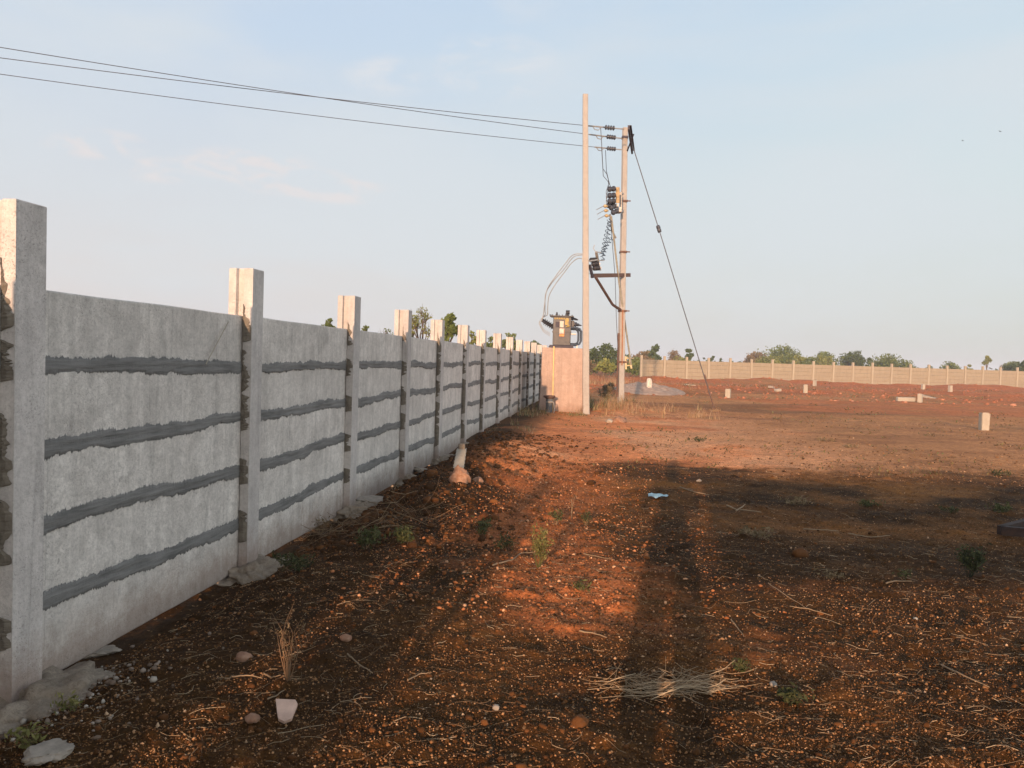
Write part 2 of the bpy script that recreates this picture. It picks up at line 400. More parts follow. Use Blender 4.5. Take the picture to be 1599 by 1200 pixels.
M_STRAW = attr_mat('straw', [(0, (.12, .07, .04)), (.5, (.24, .16, .09)), (1, (.48, .37, .24))], .85)
M_PEB = attr_mat('gravel_stones', [(0, (.03, .013, .004)), (.35, (.08, .036, .011)), (.58, (.24, .115, .045)), (.82, (.42, .235, .115)), (1, (.60, .42, .27))], .85)
M_CLOD = attr_mat('soil_clods', [(0, (.045, .02, .006)), (.6, (.10, .042, .014)), (1, (.20, .08, .026))], .95, 0, 60)
M_PILE = attr_mat('grey_gravel', [(0, (.26, .175, .13)), (1, (.42, .32, .25))], .95)

# ---------------------------------------------------------------- ground
def soil_color(x, y):
    a = fbm(x * .55, y * .55, 5, 1, .6); b = fbm(x * .9, y * 1.4, 5, 4, .6); c = fbm(x * .16, y * .4, 5, 6, .55)
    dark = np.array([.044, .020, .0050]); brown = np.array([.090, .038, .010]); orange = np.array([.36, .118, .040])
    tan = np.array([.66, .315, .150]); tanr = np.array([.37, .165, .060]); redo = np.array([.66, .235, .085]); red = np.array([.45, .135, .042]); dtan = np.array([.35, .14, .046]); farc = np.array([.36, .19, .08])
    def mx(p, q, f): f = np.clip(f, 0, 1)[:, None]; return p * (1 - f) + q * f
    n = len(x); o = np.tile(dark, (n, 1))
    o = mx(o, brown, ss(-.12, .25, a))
    # orange laterite patches among the dark topsoil
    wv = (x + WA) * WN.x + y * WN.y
    p1 = np.exp(-(((x + .0 - .1 * y + .35) / .75) ** 2 + ((y - 8.2) / 3.4) ** 2)) * 1.5
    p2 = np.exp(-(((x - 1.45) / .95) ** 2 + ((y - 4.4) / .75) ** 2)) * .75 + np.exp(-(((x - .35) / .3) ** 2 + ((y - 4.3) / 1.1) ** 2)) * .8
    o = mx(o, orange, ss(.35, 1.0, p1 + p2 + 1.0 * b) * .9)
    o = mx(o, np.array([.215, .088, .022]), ss(.4, 1.6, x) * ss(5.2, 6.6, y) * (.55 + 1.2 * b))
    o = mx(o, dark * .8, (1 - ss(.9, 1.7, wv + .8 * b)) * (1 - ss(9.5, 12, y)) * .85)  # wall's shade put into the soil colour along its foot
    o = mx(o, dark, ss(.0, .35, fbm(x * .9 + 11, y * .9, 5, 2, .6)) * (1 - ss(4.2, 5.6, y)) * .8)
    # compacted pale soil further out
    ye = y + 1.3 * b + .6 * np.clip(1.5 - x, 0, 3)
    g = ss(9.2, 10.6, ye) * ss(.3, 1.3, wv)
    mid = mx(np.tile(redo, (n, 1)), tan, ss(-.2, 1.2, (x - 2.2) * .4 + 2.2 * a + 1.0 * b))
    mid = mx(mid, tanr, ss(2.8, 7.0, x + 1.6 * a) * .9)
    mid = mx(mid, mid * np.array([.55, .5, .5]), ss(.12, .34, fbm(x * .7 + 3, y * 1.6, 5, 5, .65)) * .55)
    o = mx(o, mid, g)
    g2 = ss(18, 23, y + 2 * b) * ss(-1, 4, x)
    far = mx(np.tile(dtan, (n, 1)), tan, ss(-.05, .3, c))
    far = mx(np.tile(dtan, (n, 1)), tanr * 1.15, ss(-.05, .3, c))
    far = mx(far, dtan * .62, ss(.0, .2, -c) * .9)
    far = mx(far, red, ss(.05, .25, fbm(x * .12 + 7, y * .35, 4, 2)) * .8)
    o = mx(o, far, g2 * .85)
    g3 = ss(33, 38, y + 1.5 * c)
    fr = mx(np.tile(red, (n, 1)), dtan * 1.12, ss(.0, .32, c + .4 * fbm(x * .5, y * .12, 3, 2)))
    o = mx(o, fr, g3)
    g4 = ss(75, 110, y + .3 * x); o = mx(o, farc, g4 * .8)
    o = mx(o, np.array([.20, .15, .06]), ss(.22, .5, b) * .30 * ss(12, 20, y))
    return o
def build_ground():
    a1 = np.radians(np.arange(-43, 43.01, .13)); a2 = np.radians(np.arange(45, 316, 2.5)); A = np.concatenate([a1, a2])
    rr = [.06, .4, .9]; r = 1.3
    while r < 11: rr.append(r); r *= 1.0052
    while r < 85: rr.append(r); r *= 1.0085
    while r < 1400: rr.append(r); r *= 1.04
    Rr = np.array(rr); na, nr = len(A), len(Rr)
    G, Q = np.meshgrid(Rr, A, indexing='ij')
    x = (G * np.sin(Q)).ravel(); y = (G * np.cos(Q)).ravel(); z = T(x, y)
    V = np.stack([x, y, z], 1)
    i, j = np.meshgrid(np.arange(nr - 1), np.arange(na), indexing='ij'); j2 = (j + 1) % na
    Fc = np.stack([i * na + j, (i + 1) * na + j, (i + 1) * na + j2, i * na + j2], -1).reshape(-1, 4)[:, ::-1]
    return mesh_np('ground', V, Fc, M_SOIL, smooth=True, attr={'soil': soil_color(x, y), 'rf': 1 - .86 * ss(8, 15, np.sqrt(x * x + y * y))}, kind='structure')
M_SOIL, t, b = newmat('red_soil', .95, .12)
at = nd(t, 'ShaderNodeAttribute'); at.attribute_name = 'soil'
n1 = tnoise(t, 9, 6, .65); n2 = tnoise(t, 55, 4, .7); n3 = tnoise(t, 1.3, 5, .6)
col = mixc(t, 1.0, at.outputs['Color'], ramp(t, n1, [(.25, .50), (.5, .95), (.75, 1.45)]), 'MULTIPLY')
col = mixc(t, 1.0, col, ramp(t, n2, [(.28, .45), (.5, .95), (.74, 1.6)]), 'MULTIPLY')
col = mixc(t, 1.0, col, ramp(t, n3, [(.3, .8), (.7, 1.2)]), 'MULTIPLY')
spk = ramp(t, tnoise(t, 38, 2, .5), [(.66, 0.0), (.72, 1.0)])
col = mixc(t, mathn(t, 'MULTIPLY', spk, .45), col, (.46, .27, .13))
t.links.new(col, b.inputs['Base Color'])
rfa = nd(t, 'ShaderNodeAttribute'); rfa.attribute_name = 'rf'
bump(t, b, mathn(t, 'MULTIPLY', mathn(t, 'ADD', mathn(t, 'MULTIPLY', n1, .7), mathn(t, 'MULTIPLY', n2, .45)), rfa.outputs['Fac']), .022, .9)
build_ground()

# ---------------------------------------------------------------- scatter tools
OCT_V = np.array([(1, 0, 0), (-1, 0, 0), (0, 1, 0), (0, -1, 0), (0, 0, 1), (0, 0, -1)], float)
OCT_F = np.array([(0, 2, 4), (2, 1, 4), (1, 3, 4), (3, 0, 4), (2, 0, 5), (1, 2, 5), (3, 1, 5), (0, 3, 5)])
def ico(sub=1):
    bm = bmesh.new(); bmesh.ops.create_icosphere(bm, subdivisions=sub, radius=1); bm.verts.index_update()
    v = np.array([q.co[:] for q in bm.verts]); f = np.array([[q.index for q in fc.verts] for fc in bm.faces]); bm.free(); return v, f
ICO_V, ICO_F = ico(1); ICO2_V, ICO2_F = ico(2)
def scatter(name, mat, pv, pf, pos, size, flat=(.5, 1), jit=.25, rnd=None, smooth=False, sink=.25, **k):
    n = len(pos); m_ = len(pv)
    s = size[:, None, None] * np.stack([rng.uniform(.7, 1.2, n), rng.uniform(.55, 1.0, n), rng.uniform(*flat, n)], 1)[:, None, :]
    V = pv[None] * (1 + rng.uniform(-jit, jit, (n, m_, 1))) * s
    a = rng.uniform(0, 2 * np.pi, n); tl = rng.normal(0, .3, n); ca, sa = np.cos(a), np.sin(a); ct, st = np.cos(tl), np.sin(tl)
    x, y, z = V[..., 0], V[..., 1], V[..., 2]
    y2 = y * ct[:, None] - z * st[:, None]; z2 = y * st[:, None] + z * ct[:, None]
    V = np.stack([x * ca[:, None] - y2 * sa[:, None], x * sa[:, None] + y2 * ca[:, None], z2], -1)
    V = V + pos[:, None, :]; V[..., 2] += (size * (.5 - sink))[:, None]
    Fc = (pf[None] + (np.arange(n) * m_)[:, None, None]).reshape(-1, pf.shape[1])
    if rnd is None: rnd = rng.random(n)
    return mesh_np(name, V.reshape(-1, 3), Fc, mat, smooth=smooth, attr={'rnd': np.repeat(rnd, m_)}, **k)
def wedge(n, y0, y1, spread=.80, p=1.0, clear=.02):
    """random ground points in front of the camera, density falling as 1/r**p"""
    out = []
    while sum(len(o) for o in out) < n:
        u = rng.random(n); y = y0 * (y1 / y0) ** (u ** p); x = rng.uniform(-spread, spread, n) * y
        wv = (x + WA) * WN.x + y * WN.y; k = wv > clear; out.append(np.stack([x[k], y[k]], 1))
    q = np.concatenate(out)[:n]; return np.column_stack([q, T(q[:, 0], q[:, 1])])

pos = wedge(240000, 1.6, 10.8, .78)
dens = vnoise(pos[:, 0] * 1.3, pos[:, 1] * 1.3, 2) + .5
pos = pos[rng.random(len(pos)) < .35 + .8 * dens]
size = np.clip(rng.lognormal(math.log(.0030), .45, len(pos)), .0014, .014)
scatter('gravel', M_PEB, OCT_V, OCT_F, pos, size, (.5, .95), .3, rnd=np.clip(rng.beta(1.5, 2.3, len(pos)), 0, 1), label='loose gravel and grit scattered over the dark topsoil in the foreground', kind='stuff')
pos = wedge(12000, 9, 26, .75); pos = pos[vnoise(pos[:, 0] * .5, pos[:, 1] * .6, 6) > -.12]
size = np.clip(rng.lognormal(math.log(.0075), .5, len(pos)), .003, .028)
scatter('gravel', M_PEB, OCT_V, OCT_F, pos, size, (.4, .8), .3, rnd=np.clip(rng.beta(2.4, 2.6, len(pos)), 0, 1), label='pale gravel on the compacted pink soil in the middle distance', kind='stuff')
# soil clods
pos = wedge(3800, 1.7, 9, .8)
size = np.clip(rng.lognormal(math.log(.0065), .45, len(pos)), .003, .017)
P1 = pos; S1 = size
yy = rng.uniform(5.2, 13.5, 4200); vv = np.abs(rng.normal(0, .75, 4200)) + .03
xx = -WA + WD.x * yy / WD.y + vv
P2 = np.column_stack([xx, yy, T(xx, yy)]); S2 = np.clip(rng.lognormal(math.log(.013), .55, 4200), .005, .05)
P3 = wedge(2600, 30, 74, .75); P3 = P3[P3[:, 0] > 3]; S3 = np.clip(rng.lognormal(math.log(.04), .5, len(P3)), .02, .13)
scatter('soil_clods', M_CLOD, ICO2_V, ICO2_F, np.concatenate([P1, P2]), np.concatenate([S1, S2]), (.45, .8), .22, sink=.4, label='red and brown clods of turned soil along the wall base and berms', kind='stuff')

nn_ = 300; uu = rng.normal(3.0, .22, nn_); vv = np.abs(rng.normal(.12, .22, nn_)); xx = -WA + WD.x * uu + WN.x * vv; yy = WD.y * uu + WN.y * vv
pos = np.column_stack([xx, yy, T(xx, yy) + .01]); size = np.clip(rng.lognormal(math.log(.0065), .5, nn_), .003, .016)
M_GREYP = attr_mat('grey_chips', [(0, (.12, .08, .055)), (.6, (.24, .19, .15)), (1, (.42, .38, .32))])
scatter('gravel', M_GREYP, ICO_V, ICO_F, pos, size, (.5, .9), .2, sink=.3, label='grey stone chips spilled round the nearest post footing', kind='stuff')

M_RCLOD = attr_mat('red_clods', [(0, (.22, .085, .042)), (.7, (.34, .125, .06)), (1, (.42, .20, .12))], .95)
scatter('soil_clods', M_RCLOD, ICO2_V, ICO2_F, P3, S3 * .8, (.5, .8), .2, sink=.4, label='red soil clods on the berms of the far field', kind='stuff')
# sparse low tufts over the open ground
pt = wedge(420, 9.5, 60, .72); pt = pt[(vnoise(pt[:, 0] * .35, pt[:, 1] * .25, 3) > .02)]; CC = np.concatenate([q + rng.normal(0, 1, (14, 3)) * np.array([.10, .10, .018]) * (1 + .02 * q[1]) + np.array([0, 0, .03]) for q in pt])
dd = rng.normal(0, 1, (len(CC), 3)); dd[:, 2] = np.abs(dd[:, 2]); dd /= np.linalg.norm(dd, axis=1)[:, None]; ee = np.cross(dd, np.array([.3, .2, 1.0])); ee /= np.linalg.norm(ee, axis=1)[:, None]
sz = (.012 + .0009 * CC[:, 1:2]) * rng.uniform(.7, 1.4, (len(CC), 1))
Vt = np.stack([CC - dd * sz, CC + ee * sz * .5, CC + dd * sz, CC - ee * sz * .5], 1).reshape(-1, 3)
M_TUFT = attr_mat('withered_tufts', [(0, (.09, .07, .035)), (.6, (.15, .11, .05)), (1, (.12, .13, .05))], .9)
mesh_np('ground_cover', Vt, np.arange(len(Vt)).reshape(-1, 4), M_TUFT, attr={'rnd': np.repeat(rng.random(len(CC)), 4)}, label='sparse withered tufts dotted over the open compacted ground', kind='stuff')
nn_ = 9000; xx = rng.normal(.25, .75, nn_); yy = rng.uniform(3.8, 10.5, nn_); xx = xx * (.6 + .05 * yy); P4 = np.column_stack([xx, yy, T(xx, yy)])
M_OCLOD = attr_mat('orange_crumbs', [(0, (.09, .035, .010)), (.5, (.24, .085, .028)), (.9, (.42, .17, .07)), (1, (.58, .34, .19))], .95)
scatter('soil_crumbs', M_OCLOD, ICO_V, ICO_F, P4, np.clip(rng.lognormal(math.log(.0065), .5, nn_), .0025, .015), (.5, .9), .34, sink=.35, label='orange crumbs of laterite over the lit strip of soil', kind='stuff')
# straw litter: thin bent stems lying on the ground
def stems(P, ang, ln, rad, bend, lift=.004, seg=3, up=None):
    n = len(P); tt = np.linspace(-.5, .5, seg + 1)
    cx = P[:, 0:1] + np.cos(ang)[:, None] * ln[:, None] * tt + -np.sin(ang)[:, None] * bend[:, None] * (tt ** 2 * 4) * ln[:, None]
    cy = P[:, 1:2] + np.sin(ang)[:, None] * ln[:, None] * tt + np.cos(ang)[:, None] * bend[:, None] * (tt ** 2 * 4) * ln[:, None]
    cz = np.maximum.reduce([T(cx.ravel(), cy.ravel()).reshape(cx.shape), np.zeros_like(cx) - 1]) + lift + rad[:, None]
    if up is not None: cz = cz + up[:, None] * (tt + .5)
    nx = -np.sin(ang)[:, None] * np.ones_like(cx); ny = np.cos(ang)[:, None] * np.ones_like(cx)
    w = rad[:, None]
    V = np.stack([np.stack([cx + nx * w, cy + ny * w, cz - w * .6], -1), np.stack([cx - nx * w, cy - ny * w, cz - w * .6], -1), np.stack([cx, cy, cz + w], -1)], 2)  # n,seg+1,3,3
    V = V.reshape(-1, 3); st = (seg + 1) * 3; f = []
    for i in range(seg):
        for k in range(3): f.append((i * 3 + k, i * 3 + (k + 1) % 3, (i + 1) * 3 + (k + 1) % 3, (i + 1) * 3 + k))
    Fc = (np.array(f)[None] + (np.arange(n) * st)[:, None, None]).reshape(-1, 4)
    return V, Fc, st
pos = wedge(5200, 1.7, 13, .8, .9); n = len(pos)
cl = vnoise(pos[:, 0] * 1.0, pos[:, 1] * 1.0, 5) + .5; pos = pos[rng.random(n) < cl * 1.4]; n = len(pos)
V, Fc, st = stems(pos, rng.normal(0, .8, n), np.clip(rng.lognormal(math.log(.055), .55, n), .02, .28), rng.uniform(.0004, .0011, n), rng.normal(0, .22, n), .004)
mesh_np('straw_litter', V, Fc, M_STRAW, attr={'rnd': np.repeat(rng.random(n), st)}, label='short dry straw and stalk bits strewn over the soil', kind='stuff')

# ---------------------------------------------------------------- near precast wall
PH = .324                                             # panel height
ZP = [3.05, 4.94, 6.83, 8.60, 10.28, 12.05, 13.72, 15.62, 17.5, 19.3, 21.1, 22.9, 24.7, 26.5]
ZP = [3.05 - 1.89 * k for k in (5, 4, 3, 2, 1)] + ZP
UP = [z / WD.y for z in ZP]                            # far edge of each post along the wall
PW = .155
WROT = math.atan2(WD.y, WD.x)
wall = empty('precast_wall', wallp(0), 0, label='long grey precast concrete wall with dark mortar joints, running away on the left', cat='wall')
def wbuild(mb, name, mat, parent=None, **k):
    """mb vertices are in (u, v, z) wall coordinates"""
    mb.v = [tuple(wallp(p[0], p[1], p[2] - .073) - wallp(0)) for p in mb.v]
    return mb.build(name, mat, parent or wall, **k)
def post_mb(u1, top, lean=0.0, base=-.3):
    u0 = u1 - PW; gc = .025
    # section across the wall: front flange v 0..-.06, groove -.06...-.105, back flange to -.15
    sec = [(u0, 0), (u1, 0), (u1, -.058), (u1 - gc, -.064), (u1 - gc, -.104), (u1, -.110), (u1, -.155), (u0, -.155), (u0, -.110), (u0 + gc, -.104), (u0 + gc, -.064), (u0, -.058)]
    ch = .006; mb = MB(); zs = list(np.linspace(base, top, 12)); n = len(sec); vs = []
    cu = (u0 + u1) / 2; cv = -.0775
    for zi, z in enumerate(zs):
        for q, (a, b_) in enumerate(sec):
            j = .0012 * math.sin(z * 31 + q * 2.1 + u1 * 5)
            vs.append((a + j + lean * z, b_ + j, z + (.003 * math.sin(q * 1.7) if zi == len(zs) - 1 else 0)))
    for a, b_ in sec: vs.append((cu + (a - cu) * .95 + lean * top, cv + (b_ - cv) * .95, top + .006))
    m_ = len(zs) + 1
    fs = [(i * n + k, i * n + (k + 1) % n, (i + 1) * n + (k + 1) % n, (i + 1) * n + k) for i in range(m_ - 1) for k in range(n)] + [tuple((m_ - 1) * n + k for k in range(n))]
    mb.add(vs, fs); return mb
def blob(c, rx, ry, rz, seed, sub=3, amp=.18, angle=0.0, fr=2.2):
    bm = bmesh.new(); bmesh.ops.create_icosphere(bm, subdivisions=sub, radius=1); bm.verts.index_update()
    v = np.array([q.co[:] for q in bm.verts]); f = [[q.index for q in fc.verts] for fc in bm.faces]; bm.free()
    nz = fbm(v[:, 0] * fr + seed * 3.1 + 40, v[:, 1] * fr + v[:, 2] * 1.7 + seed * 7.7 + 40, 4, seed % 5)
    nz2 = fbm(v[:, 0] * 7 + seed + 50, v[:, 1] * 7 + v[:, 2] * 6 + 50, 3, 4)
    v = v * (1 + amp * 2 * nz + amp * .8 * nz2)[:, None] * np.array([rx, ry, rz])
    ca, sa = math.cos(angle), math.sin(angle)
    v = np.stack([v[:, 0] * ca - v[:, 1] * sa, v[:, 0] * sa + v[:, 1] * ca, v[:, 2]], 1) + np.array(c)
    mb = MB(); mb.add(v.tolist(), f, True); return mb
for i, u1 in enumerate(UP):
    k = i - 5
    top = 1.62 + (.315 if k == 0 else .275 + random.uniform(-.015, .015))
    lean = [0.006, .010, .004][i % 3] * (1 if k > 0 else 0)
    po = wbuild(post_mb(u1, top, lean), 'post', M_POST)
    if -2 <= k <= 13:
        f_ = blob((u1 - .08, .02, -.03), .24 + random.uniform(-.03, .05), .17 + random.uniform(0, .05), .09 + random.uniform(0, .03), i, 5, .22, 0, 4.5)
        if k == 0: f_ = blob((u1 - .06, .06, -.045), .34, .30, .105, i, 5, .20, 0, 5)
        if k < 8: wbuild(f_, 'footing', M_FOOT, label='lumpy spilled concrete footing round the foot of a post')
    # mortar smears on the face that looks back along the wall
    if k >= -1:
        u0 = u1 - PW
        for j in range(1, 6):
            zc_ = j * PH + random.uniform(-.05, .05)
            hh = random.uniform(.06, .15); mb = MB(); nn = 36; vs = []; cut = random.uniform(.72, 1.1)
            if k > 3 and random.random() < .8: hh = .15
            for q in range(nn + 1):
                t_ = q / nn; z = zc_ - hh + 2 * hh * t_
                z = min(z, 1.62 + .02 * j); wf = min(1.0, max(.05, (1.70 - z) / .16))
                w = wf * .058 * max(.04, min(1.0, min(1, 14 * t_ + .12, 11 * (1 - t_) + .12) * (cut + 1.1 * float(fbm(np.array([t_ * 3.4 + i * 5.3 + j * 9.1]), np.array([j * 3.7 + i]), 5, 2, .7)[0]) + random.uniform(-.07, .07))))
                lz = lean * z
                vs += [(u0 + lz - .001, -.060, z), (u0 + lz - .007 - .004 * random.random(), -.058 + w * .55, z), (u0 + lz - .0025, min(-.058 + w, -.003), z)]
            mb.add(vs, [(a * 3 + b_, a * 3 + b_ + 1, a * 3 + b_ + 4, a * 3 + b_ + 3) for a in range(nn) for b_ in range(2)])
            # smear carried onto the panel corner
            wbuild(mb, 'mortar_patch', M_SMEAR, po)
for i in range(len(UP) - 1):
    k = i - 5; a = UP[i] - .022; b_ = UP[i + 1] - PW + .022; nu = 46 if k < 2 else 20
    zoff = random.uniform(-.004, .004)
    edge = []
    for j in range(6):                                  # shared wavy joint lines
        ph = random.uniform(0, 9); edge.append([(.006 * math.sin(ph + 2.5 * q / nu) + .003 * math.sin(ph * 3 + 11 * q / nu)) * (1 if 0 < j < 5 else .5) for q in range(nu + 1)])
    for j in range(5):
        mb = MB(); vs = []; dv = random.uniform(-.004, .004)
        for q in range(nu + 1):
            u = a + (b_ - a) * q / nu; z0 = j * PH + edge[j][q] + .003 + zoff; z1 = (j + 1) * PH + edge[j + 1][q] - .003 + zoff
            fv = -.064 + dv + .0015 * math.sin(q * .7 + j)
            vs += [(u, fv - .005, z0), (u, fv, z0 + .006), (u, fv, z1 - .006), (u, fv - .005, z1), (u, -.102, z1), (u, -.102, z0)]
        fs = [(q * 6 + e, q * 6 + (e + 1) % 6, (q + 1) * 6 + (e + 1) % 6, (q + 1) * 6 + e) for q in range(nu) for e in range(6)]
        fs += [tuple(range(6)), tuple(nu * 6 + e for e in range(6))]
        mb.add(vs, fs)
        pn = wbuild(mb, 'panel', M_PANEL)
        if j > 0 and k >= -2:
            nm = 480 if k < 1 else (240 if k < 4 else 90)
            mb = MB(); vs = []; ph = random.uniform(0, 50); rows = 9
            kink = random.uniform(.2, .8); kh = random.uniform(-.03, .03)
            xs = np.linspace(0, 1, nm + 1) * (b_ - a)
            jag = rng.random(nm + 1) ** 3; jag2 = rng.random(nm + 1) ** 3
            lo = .034 + .011 * jag + .018 * vnoise(xs * 2.2 + ph, xs * 0 + j, 0) + .016 * fbm(xs * 7 + ph, xs * 0 + j * 3, 5, 1, .75)
            hi = .034 + .012 * jag2 + .018 * vnoise(xs * 2.0 + ph, xs * 0 + j + 9, 2) + .016 * fbm(xs * 7 + ph, xs * 0 + j * 5, 5, 3, .75)
            lo = np.clip(lo, .012, 1); hi = np.clip(hi, .012, 1)
            mid = .022 * vnoise(xs * 1.3 + ph, xs * 0 + 5, 4) + kh * ss(kink - .08, kink + .08, xs / (b_ - a)) - kh / 2
            for q in range(nm + 1):
                u = a + .0255 + (b_ - a - .05) * q / nm; zc_ = j * PH + mid[q] + zoff
                for r_ in range(rows):
                    t_ = r_ / (rows - 1); z = zc_ - lo[q] + (lo[q] + hi[q]) * t_
                    prof = math.sin(math.pi * t_) ** .45
                    rip = .0045 * vnoise(np.array([xs[q] * 3 + ph]), np.array([t_ * 7.0 + j]), 5)[0]
                    gv = -.006 * math.exp(-((z - j * PH - edge[j][min(nu, q * nu // nm)]) / .004) ** 2)
                    vs.append((u, -.0595 + (.003 + rip * .8) * prof + gv * .7 - (.0035 if r_ in (0, rows - 1) else 0), z))
            mb.add(vs, [(q * rows + e, (q + 1) * rows + e, (q + 1) * rows + e + 1, q * rows + e + 1) for q in range(nm) for e in range(rows - 1)], True)
            wbuild(mb, 'mortar_joint', M_MORTAR, pn)

# ---------------------------------------------------------------- far wall
fz = lambda x, y: Tz(x, y)
farw = empty('precast_wall', (FW0.x, FW0.y, .12), R(15), label='sunlit cream precast panel wall crossing the background behind the red soil berm', cat='wall')
SP = 1.92; NB = 30
for i in range(NB + 1):
    mb = MB(); tl_ = Matrix.Rotation(random.uniform(-.016, .016), 3, 'Y'); mb.box((i * SP + random.uniform(-.015, .015), 0, .87 + random.uniform(-.03, .03)), (.16, .17, 1.92), tl_, .012); mb.build('post', M_FARPOST, farw)
    if i == NB: break
    z0 = .0
    for j in range(5):
        mb = MB(); tz = random.uniform(-.004, .004)
        mb.box((i * SP + SP / 2, tz, j * .306 + .153), (SP - .174, .05, .294), None, .004)
        mb.build('panel', M_FARP, farw)

# ---------------------------------------------------------------- poles and equipment
def tapered_post(a, b_, w0, d0, w1, d1, ch=.012, rz=0.0, n=14):
    a = Vector(a); b_ = Vector(b_); mb = MB(); vs = []
    ax = Vector((math.cos(rz), math.sin(rz), 0)); ay = Vector((-math.sin(rz), math.cos(rz), 0))
    for i in range(n + 1):
        t_ = i / n; c = a.lerp(b_, t_); w = (w0 + (w1 - w0) * t_) / 2; d = (d0 + (d1 - d0) * t_) / 2; j = .003 * math.sin(i * 2.3)
        for sx, sy in ((w - ch, -d), (w, -d + ch), (w, d - ch), (w - ch, d), (-w + ch, d), (-w, d - ch), (-w, -d + ch), (-w + ch, -d)):
            vs.append(c + ax * (sx + j) + ay * sy)
    fs = [(i * 8 + k, i * 8 + (k + 1) % 8, (i + 1) * 8 + (k + 1) % 8, (i + 1) * 8 + k) for i in range(n) for k in range(8)] + [tuple(range(8)), tuple(n * 8 + k for k in range(8))]
    mb.add(vs, fs); return mb
Y1, Y2 = 19.1, 21.5
P1b = atY(916.3, 648, Y1); P1t = atY(914.5, 148, Y1)
P2b = atY(970, 625, Y2); P2t = atY(976.5, 200, Y2)
def rel(p, o): return Vector(p) - Vector(o)
pole1 = empty('utility_pole', (P1b.x, P1b.y, 0), 0, label='tallest pole, a bare squared concrete utility pole in front of the plinth corner', cat='utility pole')
O1 = pole1.location
tapered_post(rel(P1b, O1) - Vector((0, 0, .4)), rel(P1t, O1), .165, .15, .125, .12).build('shaft', M_POLE, pole1)
mb = MB(); c = atY(911, 401, Y1) ; 
mb.box(rel(c, O1), (.03, .06, .30)); mb.build('cable_bracket', M_GALV, pole1)
pole2 = empty('utility_pole', (P2b.x, P2b.y, P2b.z), 0, label='rear concrete utility pole with rusty lower half, carrying the cross-arm and overhead wires', cat='utility pole')
O2 = pole2.location
def p2(y): 
    t_ = (625 - y) / 425.; return P2b.lerp(P2t, t_)
tapered_post(rel(P2b, O2) - Vector((0, 0, .5)), rel(P2t, O2), .165, .16, .125, .12, .012, .3).build('shaft', M_POLE, pole2)
# steel sleeve strips on the lower shaft
mb = MB(); 
mb.bar(rel(p2(620), O2) + Vector((-.115, -.06, 0)), rel(p2(520), O2) + Vector((-.10, -.06, 0)), .05, .05)
mb.build('channel', M_RUST, pole2)
mb = MB(); mb.bar(rel(p2(570), O2) + Vector((0, -.092, 0)), rel(p2(484), O2) + Vector((0, -.092, 0)), .11, .016); mb.build('cover_plate', M_REDP if False else plain('rust_plate', (.42, .17, .07), .8), pole2)
for yy_, s_ in ((393, .10), (314, .095), (485, .11), (565, .115)):
    mb = MB(); c = rel(p2(yy_), O2); mb.box(c, (s_ * 2, s_ * 2 + .02, .055), None, .008)
    mb.box(c + Vector((s_ + .03, -s_ + .01, 0)), (.10, .025, .03))
    mb.build('clamp', M_RUST, pole2)
# cross-arm running in depth
CA, CB = atY(978, 199, 20.45), atY(984, 238, 22.65)
mb = MB(); CBB = Vector(CB); 
ca = rel(CA, O2); cb = rel(CB, O2); off = Vector((.07, 0, 0))
mb.bar(ca + off, cb + off, .05, .11); mb.bar(ca + off + Vector((.03, 0, .05)), cb + off + Vector((.03, 0, .05)), .09, .012)
mb.build('cross_arm', M_DSTEEL, pole2)
mb = MB(); mid = (ca + cb) / 2; 
mb.bar(mid + Vector((.06, -.6, 0)), rel(p2(232), O2) + Vector((.06, 0, -.1)), .04, .012); mb.bar(mid + Vector((.06, .6, 0)), rel(p2(232), O2) + Vector((.06, 0, -.1)), .04, .012)
mb.box(rel(p2(215), O2), (.17, .17, .06))
mb.build('brace', M_DSTEEL, pole2)
